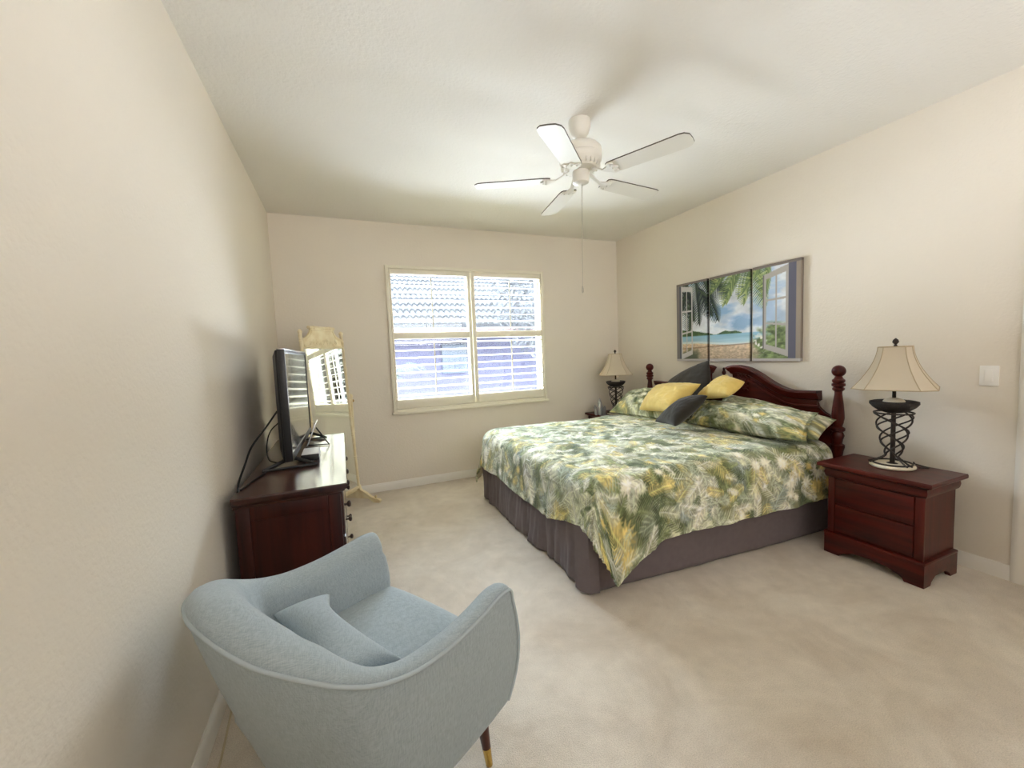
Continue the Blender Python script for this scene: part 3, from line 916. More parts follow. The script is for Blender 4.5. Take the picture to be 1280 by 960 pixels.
G1 = 'leaf print pillows on the bed'
pillow('pillow', [(2.79, 2.70, 0.69), (2.745, 1.66, 0.715), (3.02, 1.75, 0.875), (3.02, 2.79, 0.865)], 0.25, M['leafprint'], 'wide leaf print pillow lying nearest the near bedpost', group=G1, canvas=leaf_canvas(1.0, 0.6, 0.0045, 21), n=110, wr=0.024, seed=2, flange=0.03)
pillow('pillow', [(2.99, 2.62, 0.75), (2.93, 1.70, 0.70), (3.13, 1.70, 0.82), (3.15, 2.60, 0.93)], 0.24, M['leafprint'], 'leaf print pillow tucked behind the wide one against the headboard', group=G1, canvas=leaf_canvas(0.9, 0.5, 0.005, 22), n=70, wr=0.02, seed=6)
pillow('pillow', [(2.66, 3.66, 0.69), (2.76, 2.86, 0.70), (3.06, 2.95, 0.93), (3.05, 3.74, 0.89)], 0.24, M['leafprint'], 'leaf print pillow on the window side of the bed, under a yellow cushion', group=G1, canvas=leaf_canvas(0.85, 0.55, 0.0045, 23), n=90, wr=0.02, seed=4, flange=0.02)
G2 = 'throw cushions on the bed'
pillow('throw_pillow', [(3.00, 3.12, 0.72), (2.97, 2.63, 0.83), (3.125, 2.75, 1.235), (3.175, 3.31, 1.015)], 0.14, M['charcoal'], 'charcoal cushion standing tall against the headboard', 'cushion', G2, n=60, pinch=-0.07, wr=0.006, seed=9)
pillow('throw_pillow', [(2.69, 3.20, 0.765), (2.555, 2.64, 0.81), (2.82, 2.565, 1.045), (2.97, 3.24, 0.99)], 0.21, M['yellow'], 'large yellow cushion propped on the window-side leaf print pillow', 'cushion', G2, n=60, pinch=0.11, wr=0.014, seed=12)
pillow('throw_pillow', [(2.86, 2.68, 0.90), (2.78, 2.27, 0.975), (2.98, 2.28, 1.065), (3.09, 2.53, 1.11)], 0.16, M['yellow'], 'smaller yellow cushion lying on top of the wide leaf print pillow', 'cushion', G2, n=50, pinch=0.10, wr=0.012, seed=15)
pillow('throw_pillow', [(2.50, 2.77, 0.725), (2.43, 2.47, 0.735), (2.65, 2.345, 0.975), (2.74, 2.60, 0.93)], 0.17, M['charcoal'], 'charcoal cushion leaning in front between the two yellow cushions', 'cushion', G2, n=50, pinch=0.10, wr=0.008, seed=18)

# ------------------------------------------------------------------ nightstands and lamps
NX0, NX1, NY0, NY1 = 2.835, 3.195, 1.105, 1.600
G3 = 'mahogany nightstands beside the bed'
ns = thing('nightstand', 'dark mahogany nightstand beside the near bedpost, bracket feet', 'nightstand', ((NX0 + NX1) / 2, (NY0 + NY1) / 2, 0), G3)
b = MB(); b.box(NX0 + 0.018, NX1, NY0 + 0.018, NY1 - 0.018, 0.12, 0.50)
b.box(NX0 + 0.012, NX0 + 0.03, NY0 + 0.012, NY0 + 0.05, 0.13, 0.50, 0.003); b.box(NX0 + 0.012, NX0 + 0.03, NY1 - 0.05, NY1 - 0.012, 0.13, 0.50, 0.003)
b.build('body', M['mahogany_v'], ns)
pl_ = MB()
def bracket(w):
    k = w
    pts = [(0, 0), (0.085, 0), (0.095, 0.018), (0.115, 0.03), (0.135, 0.034), (0.16, 0.048), (k / 2, 0.055), (k - 0.16, 0.048), (k - 0.135, 0.034), (k - 0.115, 0.03), (k - 0.095, 0.018), (k - 0.085, 0), (k, 0), (k, 0.13), (0, 0.13)]
    return pts
wd = NY1 - NY0; dp = NX1 - NX0
pl_.prism(bracket(wd), lambda a, b_, d: Vector((d, NY0 + a, b_)), NX0, NX0 + 0.025)
sd = [(0.0245, 0), (0.07, 0), (0.08, 0.02), (0.10, 0.032), (0.12, 0.045), (dp - 0.12, 0.045), (dp - 0.10, 0.032), (dp - 0.08, 0.02), (dp - 0.07, 0), (dp, 0), (dp, 0.13), (0.0245, 0.13)]
for y in (NY0, NY1 - 0.025):
    pl_.prism(sd, lambda a, b_, d: Vector((NX0 + a, d, b_)), y, y + 0.025)
pl_.box(NX0 - 0.004, NX1, NY0 - 0.004, NY1 + 0.004, 0.125, 0.142, 0.006)
pl_.build('plinth', M['mahogany'], ns)
MB().box(NX0 + 0.008, NX0 + 0.03, NY0 + 0.055, NY1 - 0.055, 0.335, 0.492, 0.004).build('drawer', M['mahogany'], ns)
MB().box(NX0 + 0.008, NX0 + 0.03, NY0 + 0.055, NY1 - 0.055, 0.155, 0.325, 0.004).build('drawer', M['mahogany'], ns)
tp = MB()
ov = [(0.018, 0.495), (0.006, 0.50), (0.0, 0.51), (-0.004, 0.53), (0.0, 0.55), (-0.012, 0.558), (-0.012, 0.563), (-0.028, 0.566), (-0.032, 0.572), (-0.032, 0.585), (-0.028, 0.591)]
rings = [[Vector((NX0 + o_, NY0 + o_, z)), Vector((NX1 + 0.0, NY0 + o_, z)), Vector((NX1 + 0.0, NY1 - o_, z)), Vector((NX0 + o_, NY1 - o_, z))] for o_, z in ov]
tp.loft(rings); tp.build('top', M['mahogany'], ns, 30)
ns2 = copy_tree(ns)
ns2.location = ns.location + Vector((0, 2.72, 0))
tag(ns2, 'dark mahogany nightstand in the far corner, hidden behind the bed', 'nightstand', G3)
lampz = 0.591
G4 = 'matching table lamps on the nightstands'
LX, LY = 3.035, 1.345
lp = thing('table_lamp', 'twisted bronze lamp with flared cream shade, on the near nightstand', 'lamp', (LX, LY, lampz), G4)
lc = (LX, LY, lampz)
MB().lathe([(0.098, 0.0), (0.106, 0.006), (0.106, 0.014), (0.098, 0.021), (0.06, 0.023)], lc, 36).build('base', M['stone'], lp)
cg = MB()
nst = 4
def cage_r(t):      # t 0 bottom 1 top
    if t < 0.16: return 0.078 * (1 - t / 0.16) ** 1.6 + 0.032
    return 0.032 + 0.058 * ((t - 0.16) / 0.84) ** 0.75
for dirn in (-1, 1):
    for k in range(3):
        pts = []
        for i in range(61):
            t_ = i / 60
            a = 2 * math.pi * k / 3 + dirn * 2 * math.pi * 0.95 * max(0, t_ - 0.14) / 0.86 + (0.26 if dirn > 0 else 0)
            r = cage_r(t_)
            pts.append((LX + r * math.cos(a), LY + r * math.sin(a), lampz + 0.026 + 0.305 * t_))
        cg.tube(pts, 0.0048, 7)
ring_ = [(LX + 0.090 * math.cos(a), LY + 0.090 * math.sin(a), lampz + 0.331) for a in np.linspace(0, 2 * math.pi, 41)[:-1]]
cg.tube(ring_, 0.005, 7, True)
ring_ = [(LX + 0.09 * math.cos(a), LY + 0.09 * math.sin(a), lampz + 0.026) for a in np.linspace(0, 2 * math.pi, 41)[:-1]]
cg.tube(ring_, 0.005, 7, True)
cg.build('twisted_cage', M['bronze'], lp, 60)
MB().lathe([(0.03, 0.022), (0.012, 0.03), (0.011, 0.34)], lc, 16).build('rod', M['bronze'], lp)
MB().lathe([(0.04, 0.332), (0.07, 0.343), (0.098, 0.365), (0.113, 0.385), (0.112, 0.398), (0.10, 0.402), (0.085, 0.396), (0.05, 0.398), (0.045, 0.398)], lc, 40).build('bowl', M['wicker'], lp, 60)
MB().lathe([(0.052, 0.397), (0.046, 0.408), (0.03, 0.417), (0.012, 0.421)], lc, 28).build('cap', M['stone'], lp, 60)
MB().lathe([(0.009, 0.418), (0.009, 0.50), (0.013, 0.505), (0.013, 0.54), (0.004, 0.55), (0.004, 0.735)], lc, 14).build('stem', M['bronze'], lp)
def oct_ring(hw, cut, z, rot=R_(20)):
    c = hw - cut
    pts = [(hw, -c), (hw, c), (c, hw), (-c, hw), (-hw, c), (-hw, -c), (-c, -hw), (c, -hw)]
    return [Vector((LX + x * math.cos(rot) - y * math.sin(rot), LY + x * math.sin(rot) + y * math.cos(rot), z)) for x, y in pts]
sh = MB(); rings = []
for i in range(13):
    t_ = i / 12
    hw = 0.074 + 0.016 * t_ + 0.095 * t_ ** 1.9
    rings.append(oct_ring(hw, hw * 0.36, lampz + 0.725 - 0.245 * t_))
inner = [[p + (Vector((LX, LY, p.z)) - p) * 0.02 for p in r] for r in rings]
sh.loft(rings + inner[::-1], caps=False)
shd = sh.build('shade', M['shade'], lp, 20)
tm = MB()
for k in range(8):
    tm.tube([r[k] for r in rings], 0.0026, 6)
for r in (rings[0], rings[-1]): tm.tube(r, 0.0032, 6, True)
tm.build('trim', M['shade_trim'], shd)
MB().lathe([(0.004, 0.722), (0.010, 0.73), (0.005, 0.738), (0.016, 0.752), (0.012, 0.766), (0.001, 0.776)], lc, 14).build('finial', M['bronze'], lp)
lp2 = copy_tree(lp)
lp2.location = (3.02, 4.00, lampz); lp2.rotation_euler = (0, 0, R_(38))
tag(lp2, 'twisted bronze lamp with flared cream shade, in the far corner', 'lamp', G4)
cb = MB().tube(catmull([(3.10, 1.25, 0.597), (3.14, 1.22, 0.596), (3.165, 1.25, 0.596), (3.185, 1.30, 0.597), (3.215, 1.32, 0.59), (3.235, 1.33, 0.45), (3.30, 1.34, 0.33)], 30), 0.003, 6)
tag(cb.build('lamp_cord', M['cable']), 'thin dark cord behind the near lamp base', 'cord')

cy = MB()
for (dx, dy, h, r, tl) in ((0, 0, 0.20, 0.032, 0.0), (0.035, 0.03, 0.13, 0.026, 0.1), (-0.035, 0.025, 0.12, 0.024, -0.15), (0.03, -0.04, 0.11, 0.024, 0.12), (-0.02, -0.045, 0.14, 0.024, -0.08), (0.055, 0.0, 0.09, 0.02, 0.2), (-0.055, -0.01, 0.09, 0.02, -0.2)):
    n = 6; rings = []
    for (z, k) in ((0, 1.0), (h * 0.72, 0.86), (h, 0.08)):
        rings.append([Vector((2.855 + dx + tl * z + r * k * math.cos(2 * math.pi * i / n), 4.10 + dy + r * k * math.sin(2 * math.pi * i / n), 0.591 + z)) for i in range(n)])
    cy.loft(rings)
tag(cy.build('crystal_cluster', M['crystal'], None, 0), 'clear spiky crystal ornament on the far nightstand', 'ornament')

# ------------------------------------------------------------------ light switch
swt = thing('light_switch', 'white rocker light switch plate on the right wall', 'light switch', (XR, 1.058, 1.136))
MB().box(XR - 0.007, XR, 1.021, 1.096, 1.078, 1.192, 0.003).build('plate', M['switch'], swt)
MB().box(XR - 0.012, XR - 0.005, 1.041, 1.075, 1.101, 1.169, 0.003).build('rocker', M['switch'], swt)

# ------------------------------------------------------------------ beach triptych
def beach(w=420, h=266):
    yy, xx = np.mgrid[0:h, 0:w]
    u = xx / (w - 1); v = 1 - yy / (h - 1)
    img = np.zeros((h, w, 3))
    sky = np.array([140, 174, 210]) / 255 * (1 - 0.0 * v[..., None]) * np.clip(0.9 + 0.2 * v, 0, 1.1)[..., None]
    cl = np.clip((fbm(u * 5 + 3, v * 7 + 1, 61, 5) - 0.27) * 4.5, 0, 1)
    cl = np.clip(cl + np.clip((u - 0.55) * 1.6, 0, 0.75), 0, 1)
    shade_ = fbm(u * 9, v * 9, 71, 4)
    cloud = np.array([228, 234, 242]) / 255 * (0.80 + 0.36 * shade_)[..., None]
    img[:] = sky * (1 - cl[..., None]) + cloud * cl[..., None]
    def put(mask, c, a=1.0):
        mk = (np.clip(mask, 0, 1) * a)[..., None]
        img[:] = img * (1 - mk) + np.array(c) / 255 * mk
    hor = 0.315
    hill = hor + 0.10 * np.clip(1 - u / 0.36, 0, 1) ** 0.7 + 0.02 * (fbm(u * 14, u * 0, 81) - 0.5) + 0.035 * np.exp(-((u - 0.47) / 0.05) ** 2) + 0.025 * np.exp(-((u - 0.55) / 0.04) ** 2)
    hm = (v < hill) & (u < 0.60)
    gcol = np.array([70, 98, 62]) / 255 * (0.6 + 0.8 * fbm(u * 40, v * 40, 83))[..., None]
    img[hm] = gcol[hm]
    sea = v < hor
    sc_ = np.clip((v - 0.20) / 0.115, 0, 1)[..., None]
    scol = np.array([186, 214, 222]) / 255 * (1 - sc_) + np.array([138, 184, 208]) / 255 * sc_
    scol = scol + 0.14 * (fbm(u * 6, v * 60, 87) - 0.5)[..., None]
    img[sea] = scol[sea]
    shore = 0.215 - 0.03 * u + 0.012 * np.sin(u * 9)
    foam = np.exp(-((v - shore - 0.012) / 0.012) ** 2)
    put(foam, (232, 234, 230), 0.8)
    sand = v < shore
    n1 = fbm(u * 70, v * 110, 91, 3)
    sdc = np.array([222, 198, 168]) / 255 * (0.70 + 0.55 * n1)[..., None]
    sdc = sdc * np.clip(0.85 + 0.9 * v, 0, 1.1)[..., None]
    img[sand] = sdc[sand]
    put(np.exp(-((v - (0.155 + 0.06 * u)) / 0.006) ** 2) * (u < 0.8), (120, 92, 72), 0.7)
    # palm fronds
    rr = random.Random(5)
    def st(x0, y0, x1, y1, wd, c):
        dx, dy = x1 - x0, y1 - y0; L2 = dx * dx + dy * dy + 1e-9
        gx = u * 1.58 - x0; gy = v - y0
        tt = np.clip((gx * dx + gy * dy) / L2, 0, 1)
        d = np.hypot(gx - tt * dx, gy - tt * dy)
        put(np.clip((wd * (1 - 0.8 * tt) - d) / 0.003 + 0.5, 0, 1), c)
    def palm(x, y, ang, L, cset, n=22):
        for i in range(n):
            f = i / n
            a = ang
            bx, by = x + math.cos(a) * L * f, y + math.sin(a) * L * f - 0.18 * L * f * f
            for sg in (-1, 1):
                b_ = a + sg * (0.9 - 0.4 * f) - 0.35
                ll = L * 0.42 * math.sin(math.pi * (0.2 + 0.75 * f))
                c = rr.choice(cset)
                st(bx, by, bx + math.cos(b_) * ll, by + math.sin(b_) * ll, 0.008, c)
    dk = [(40, 50, 52), (52, 64, 56), (66, 82, 60), (34, 42, 48)]
    gr = [(104, 126, 84), (138, 158, 102), (170, 182, 118), (88, 108, 74)]
    for (x, y, a, L) in ((0.18, 1.02, -1.9, 0.45), (0.30, 1.04, -1.45, 0.5), (0.40, 1.03, -1.1, 0.52), (0.22, 0.85, -1.6, 0.42), (0.46, 1.02, -0.55, 0.4), (0.36, 0.9, -1.0, 0.36), (0.12, 1.0, -1.2, 0.45)):
        palm(x, y, a, L, dk)
    for (x, y, a, L) in ((0.78, 1.05, -2.5, 0.35), (0.95, 1.05, -2.2, 0.42), (1.05, 1.04, -1.8, 0.36), (1.1, 1.05, -1.3, 0.42), (1.25, 1.05, -1.7, 0.34), (0.86, 1.04, -1.9, 0.34), (1.2, 1.05, -2.4, 0.4)):
        palm(x, y, a, L, gr)
    # bush with pale flowers
    bsh = np.clip((0.30 - np.hypot((u - 0.90) * 1.25, (v - 0.12) * 1.0) + 0.16 * (fbm(u * 18, v * 18, 95) - 0.5)) * 14, 0, 1) * (u > 0.6)
    bc = np.array([128, 146, 96]) / 255 * (0.45 + 1.0 * fbm(u * 45, v * 45, 97, 3))[..., None]
    img[:] = img * (1 - bsh[..., None]) + bc * bsh[..., None]
    fl_ = np.clip((fbm(u * 55, v * 45, 99, 2) - 0.44) * 12, 0, 1) * np.exp(-((u - 0.735) / 0.05) ** 2 - ((v - 0.20) / 0.09) ** 2) * 1.6
    put(fl_, (232, 230, 220))
    bsl = np.clip((0.16 - np.hypot((u - 0.14) * 1.3, (v - 0.02)) + 0.1 * (fbm(u * 22, v * 22, 105) - 0.5)) * 14, 0, 1)
    put(bsl, (84, 92, 70), 0.9)
    # printed casement leaves: left and right
    def poly(pts):
        mk = np.ones_like(u, bool)
        for i in range(len(pts)):
            (x0, y0), (x1, y1) = pts[i], pts[(i + 1) % len(pts)]
            mk &= ((x1 - x0) * (v - y0) - (y1 - y0) * (u - x0)) >= 0
        return mk.astype(float)
    def casement(x0, x1, top0, top1, bot0, bot1, c, dark):
        def P(a, b_):
            bt = bot0 + (bot1 - bot0) * a; tp_ = top0 + (top1 - top0) * a
            return (x0 + (x1 - x0) * a, bt + (tp_ - bt) * b_)
        def bar(a0, a1, b0, b1, cc_):
            put(poly([P(a0, b0), P(a1, b0), P(a1, b1), P(a0, b1)]), cc_)
        bar(0, 0.09, 0, 1, c); bar(0.90, 1, 0, 1, c); bar(0, 1, 0, 0.07, c); bar(0, 1, 0.93, 1, c)
        bar(0.47, 0.53, 0, 1, c)
        for b_ in (0.35, 0.65): bar(0, 1, b_ - 0.012, b_ + 0.012, c)
        bar(-0.06, 0.0, 0, 1, dark)
    casement(0.05, 0.165, 0.965, 0.93, 0.02, 0.085, (206, 204, 204), (96, 96, 104))
    casement(0.765, 0.925, 0.90, 0.965, 0.13, 0.045, (176, 170, 166), (120, 116, 114))
    put(((u > 0.925) & (u < 0.972)).astype(float), (96, 96, 112))
    # printed outer frame
    put((u < 0.03).astype(float), (128, 122, 122)); put(((u > 0.03) & (u < 0.045)).astype(float), (92, 92, 100))
    put((u > 0.972).astype(float), (150, 138, 126))
    put((v > 0.972).astype(float), (122, 112, 106)); put((v < 0.03).astype(float), (186, 180, 178))
    return np.clip(img, 0, 1)
art = beach()
PY0, PY1, PZ0, PZ1 = 3.3187, 2.0588, 1.2178, 2.0163
G5 = 'three panels of the beach picture'
cuts = [(3.3187, 2.936), (2.905, 2.487), (2.458, 2.0588)]
labs = ['narrow left picture panel with dark palm and grey casement', 'middle picture panel with blue bay, clouds and sand', 'right picture panel with open casement and flowering bush']
for (ya, yb_), lab in zip(cuts, labs):
    nu, nv = 96, 160
    uu = np.linspace(0, 1, nu); vv_ = np.linspace(0, 1, nv)
    dep = 0.032
    ext_u = np.concatenate([[-1], uu, [2]]); ext_v = np.concatenate([[-1], vv_, [2]])
    P = np.zeros((nu + 2, nv + 2, 3)); Cc = np.zeros((nu + 2, nv + 2, 3))
    for i, a in enumerate(ext_u):
        ac = min(max(a, 0), 1)
        y = ya + (yb_ - ya) * ac
        fx_ = (PY0 - y) / (PY0 - PY1)
        bc_ = np.clip(ext_v, 0, 1)
        back = (a < 0 or a > 1) | (ext_v < 0) | (ext_v > 1)
        P[i, :, 0] = np.where(back, XR - 0.001, XR - dep)
        P[i, :, 1] = y; P[i, :, 2] = PZ0 + (PZ1 - PZ0) * bc_
        Cc[i] = sample(art, np.full(nv + 2, fx_), 1 - bc_)
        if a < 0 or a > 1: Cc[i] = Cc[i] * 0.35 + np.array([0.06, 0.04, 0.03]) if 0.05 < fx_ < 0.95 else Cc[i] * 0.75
    o = grid_mesh('picture_panel', P, Cc, [M['canvas']])
    for pg in o.data.polygons: pg.use_smooth = False
    tag(o, lab, 'picture', G5)

# ------------------------------------------------------------------ ceiling fan
FX, FY = 1.412, 2.165
fan = thing('ceiling_fan', 'white ceiling fan with five blades and a long pull chain', 'ceiling fan', (FX, FY, ZC))
fc = (FX, FY, 0)
MB().lathe([(0.064, 2.74), (0.066, 2.73), (0.064, 2.70), (0.055, 2.665), (0.04, 2.645), (0.026, 2.637)], fc, 32).build('canopy', M['fan'], fan, 50)
MB().lathe([(0.018, 2.65), (0.018, 2.625), (0.013, 2.62), (0.013, 2.585)], fc, 16).build('downrod', M['fan'], fan, 40)
MB().lathe([(0.02, 2.60), (0.06, 2.597), (0.112, 2.585), (0.126, 2.57), (0.128, 2.545), (0.122, 2.535), (0.128, 2.525), (0.126, 2.50), (0.112, 2.485), (0.105, 2.47), (0.095, 2.455), (0.06, 2.447), (0.03, 2.445)], fc, 40).build('motor_housing', M['fan'], fan, 40)
vt = MB()
for k in range(24):
    a = 2 * math.pi * k / 24
    vt.box(-0.003, 0.003, 0.088, 0.118, 2.462, 2.484, T=lambda p, a=a: Vector((FX + p.x * math.cos(a) - p.y * math.sin(a), FY + p.x * math.sin(a) + p.y * math.cos(a), p.z)))
vt.build('vent_fins', M['fan'], fan, 0)
MB().lathe([(0.03, 2.46), (0.048, 2.452), (0.05, 2.44), (0.05, 2.40), (0.047, 2.38), (0.03, 2.37), (0.008, 2.367)], fc, 32).build('switch_housing', M['fan'], fan, 40)
for k in range(5):
    a = R_(8 + 72 * k)
    pitch = R_(-8)
    def TB(p, a=a, pitch=pitch, z0=2.408):
        r, w_, h_ = p[0], p[1], p[2]
        w2 = w_ * math.cos(pitch) - h_ * math.sin(pitch); h2 = w_ * math.sin(pitch) + h_ * math.cos(pitch)
        return Vector((FX + r * math.cos(a) - w2 * math.sin(a), FY + r * math.sin(a) + w2 * math.cos(a), z0 + h2))
    out = [(0.185, -0.045), (0.20, -0.055), (0.23, -0.058), (0.60, -0.066), (0.625, -0.060), (0.645, -0.038), (0.648, 0.0), (0.645, 0.038), (0.625, 0.060), (0.60, 0.066), (0.23, 0.058), (0.20, 0.055), (0.185, 0.045)]
    bl = MB()
    n = len(out)
    V = [TB((r, w_, -0.0035)) for r, w_ in out] + [TB((r, w_, 0.0035)) for r, w_ in out]
    bl.add(V, [tuple(range(n)), tuple(range(n, 2 * n))[::-1]], 0)
    bl.add(V, [(i, (i + 1) % n, n + (i + 1) % n, n + i) for i in range(n)], 1)
    blade = bl.build('blade', [M['fan_blade'], M['fan_edge']], fan, 30)
    ir = MB()
    ir.prism([(0.07, -0.012), (0.15, -0.010), (0.185, -0.03), (0.20, -0.05), (0.225, -0.052), (0.232, -0.04), (0.222, -0.018), (0.245, 0.0), (0.222, 0.018), (0.232, 0.04), (0.225, 0.052), (0.20, 0.05), (0.185, 0.03), (0.15, 0.010), (0.07, 0.012)],
             lambda r, w_, d: TB((r, w_ if r > 0.16 else w_, d + max(0, (0.16 - r)) * 0.55)), -0.010, -0.0035)
    for w_ in (-0.03, 0.03, 0.0):
        ir.sphere(TB((0.212, w_, -0.011)), 0.006, 8, 6)
    ir.build('blade_bracket', M['fan'], blade, 30)
ch = MB()
ch.tube([(FX + 0.0, FY - 0.01, 2.37), (FX + 0.002, FY + 0.005, 2.10), (FX + 0.004, FY + 0.02, 1.765)], 0.0018, 6)
ch.lathe([(0.003, 0.0), (0.006, 0.01), (0.005, 0.03), (0.003, 0.042)], (FX + 0.004, FY + 0.02, 1.725), 10)
ch.build('pull_chain', M['chain'], fan, 40)

# ------------------------------------------------------------------ dresser
DZ = 0.79
DX0, DX1, DY0, DY1 = -0.476, -0.008, 2.045, 3.50
dr = thing('dresser', 'long dark cherry dresser with glossy top against the left wall', 'dresser', ((DX0 + DX1) / 2, (DY0 + DY1) / 2, 0))
tp = MB()
ov = [(0.03, DZ - 0.055), (0.026, DZ - 0.045), (0.016, DZ - 0.038), (0.012, DZ - 0.030), (0.002, DZ - 0.026), (0.0, DZ - 0.02), (0.0, DZ - 0.006), (0.004, DZ)]
tp.loft([[Vector((DX0, DY0 + o_, z)), Vector((DX1 - o_, DY0 + o_, z)), Vector((DX1 - o_, DY1 - o_, z)), Vector((DX0, DY1 - o_, z))] for o_, z in ov])
tp.build('top', M['cherry'], dr, 30)
bd = MB()
bx1 = DX1 - 0.035
for y in (DY0 + 0.035, DY1 - 0.055):
    bd.box(DX0 + 0.005, bx1, y + 0.008, y + 0.02, 0.06, DZ - 0.05)
    bd.box(bx1 - 0.055, bx1, y, y + 0.02, 0.0, DZ - 0.05, 0.003); bd.box(DX0 + 0.005, DX0 + 0.06, y, y + 0.02, 0.0, DZ - 0.05, 0.003)
    bd.box(DX0 + 0.06, bx1 - 0.055, y, y + 0.02, DZ - 0.12, DZ - 0.05, 0.003); bd.box(DX0 + 0.06, bx1 - 0.055, y, y + 0.02, 0.06, 0.15, 0.003)
bd.box(DX0 + 0.005, DX0 + 0.015, DY0 + 0.05, DY1 - 0.05, 0.05, DZ - 0.05)
bd.box(DX0 + 0.015, bx1 - 0.02, DY0 + 0.055, DY1 - 0.055, 0.05, DZ - 0.05)
bd.build('body', M['cherry_v'], dr)
for c in range(2):
    y0 = DY0 + 0.06 + c * (DY1 - DY0 - 0.12) / 2 + 0.006; y1 = y0 + (DY1 - DY0 - 0.12) / 2 - 0.012
    for r in range(3):
        z0 = 0.07 + r * 0.224; z1 = z0 + 0.214
        dw = MB().box(bx1 - 0.022, bx1 + 0.012, y0, y1, z0, z1, 0.006).build('drawer', M['cherry'], dr)
        for f in (0.2, 0.8):
            yk = y0 + (y1 - y0) * f
            kn = MB().lathe([(0.006, 0.0), (0.006, 0.012), (0.015, 0.018), (0.017, 0.026), (0.012, 0.032), (0.001, 0.034)], (0, 0, 0), 14,
                            T=lambda p, yk=yk, zz=(z0 + z1) / 2: Vector((bx1 + 0.012 + p.z, yk + p.x, zz + p.y)))
            kn.build('knob', M['knob'], dw, 50)

# ------------------------------------------------------------------ television on the dresser
TYa, TYb = 2.43, 3.45
def tvx(y): return -0.268 + 0.028 * (y - TYa)
tv = thing('television', 'black flat television standing on the dresser', 'television', (-0.27, 3.0, DZ))
def TV(p):   # p.x depth behind the screen plane (negative = back), p.y along, p.z up
    return Vector((tvx(p[1]) + p[0], p[1], p[2]))
bz = MB()
z0, z1 = 0.84, 1.440
bz.box(-0.035, 0.0, TYa, TYa + 0.025, z0, z1, 0.003, T=TV); bz.box(-0.035, 0.0, TYb - 0.025, TYb, z0, z1, 0.003, T=TV)
bz.box(-0.035, 0.0, TYa + 0.025, TYb - 0.025, z0, z0 + 0.035, 0.003, T=TV)
bz.box(-0.035, 0.0, TYa + 0.025, TYb - 0.025, z1 - 0.022, z1, 0.003, T=TV)
bz.build('bezel', M['black'], tv)
MB().box(-0.036, 0.001, TYa + 0.004, TYb - 0.004, z1 - 0.003, z1 + 0.004, 0.001, T=TV).build('top_trim', M['silver'], tv)
bk = MB()
rings = []
for (d, ins) in ((-0.03, 0.0), (-0.045, 0.01), (-0.065, 0.06), (-0.075, 0.12)):
    rings.append([TV((d, TYa + ins, z0 + ins)), TV((d, TYb - ins, z0 + ins)), TV((d, TYb - ins, z1 - ins * 0.6)), TV((d, TYa + ins, z1 - ins * 0.6))])
bk.loft(rings); bk.build('back_cover', M['black'], tv, 30)
MB().box(-0.02, -0.004, TYa + 0.022, TYb - 0.022, z0 + 0.03, z1 - 0.02, T=TV).build('screen', M['screen'], tv, 0)
for yy_ in (2.50, 3.35):
    ft = MB()
    ft.tube([TV((-0.15, yy_ - 0.02, DZ + 0.010)), TV((-0.02, yy_ + 0.05, DZ + 0.05)), TV((-0.02, yy_ + 0.05, z0 + 0.02))], [0.008, 0.012, 0.012], 8)
    ft.tube([TV((0.10, yy_ + 0.0, DZ + 0.010)), TV((-0.02, yy_ + 0.05, DZ + 0.05))], [0.008, 0.012], 8)
    ft.tube([TV((-0.155, yy_ - 0.02, DZ + 0.0075)), TV((0.11, yy_, DZ + 0.0075))], 0.007, 8)
    ft.build('foot', M['black'], tv)
c1 = MB().tube(catmull([(-0.345, 2.60, 1.10), (-0.40, 2.56, 1.02), (-0.455, 2.46, 0.94), (-0.47, 2.34, 0.87), (-0.475, 2.22, 0.82), (-0.465, 2.14, 0.796)], 40), 0.005, 7)
tag(c1.build('power_cable', M['cable']), 'thick black cable drooping from the television to the wall', 'cable')
c2 = MB().tube(catmull([(-0.345, 2.96, 1.02), (-0.43, 2.94, 0.95), (-0.45, 2.86, 0.87), (-0.42, 2.70, 0.81), (-0.36, 2.62, 0.797), (-0.40, 2.46, 0.795), (-0.44, 2.30, 0.795), (-0.46, 2.17, 0.795)], 60), 0.0038, 7)
tag(c2.build('signal_cable', M['cable']), 'thin black cable looping on the dresser behind the television', 'cable')
sb = thing('media_box', 'small white media box with black front, below the television screen', 'media box', (-0.20, 2.71, DZ))
MB().box(-0.245, -0.155, 2.62, 2.80, DZ, DZ + 0.045, 0.004).build('case', M['whiteplastic'], sb)
MB().box(-0.248, -0.152, 2.614, 2.620, DZ + 0.003, DZ + 0.040, 0.002).build('front', M['black'], sb)
tb = thing('tablet', 'thin silver tablet leaning on a black stand on the dresser', 'tablet', (-0.19, 3.0, DZ))
def TT(p): # leaning card
    return Vector((-0.245 + p.x * 0.85 + p.z * 0.38, 2.88 + p.y, DZ + 0.010 + p.z * 0.92 - p.x * 0.1))
MB().box(-0.006, 0.006, 0.0, 0.17, 0.0, 0.19, 0.003, T=TT).build('slab', M['silver'], tb)
MB().tube([(-0.24, 3.10, DZ + 0.006), (-0.11, 3.06, DZ + 0.006), (-0.178, 2.98, DZ + 0.14)], 0.005, 6).build('stand', M['black'], tb)

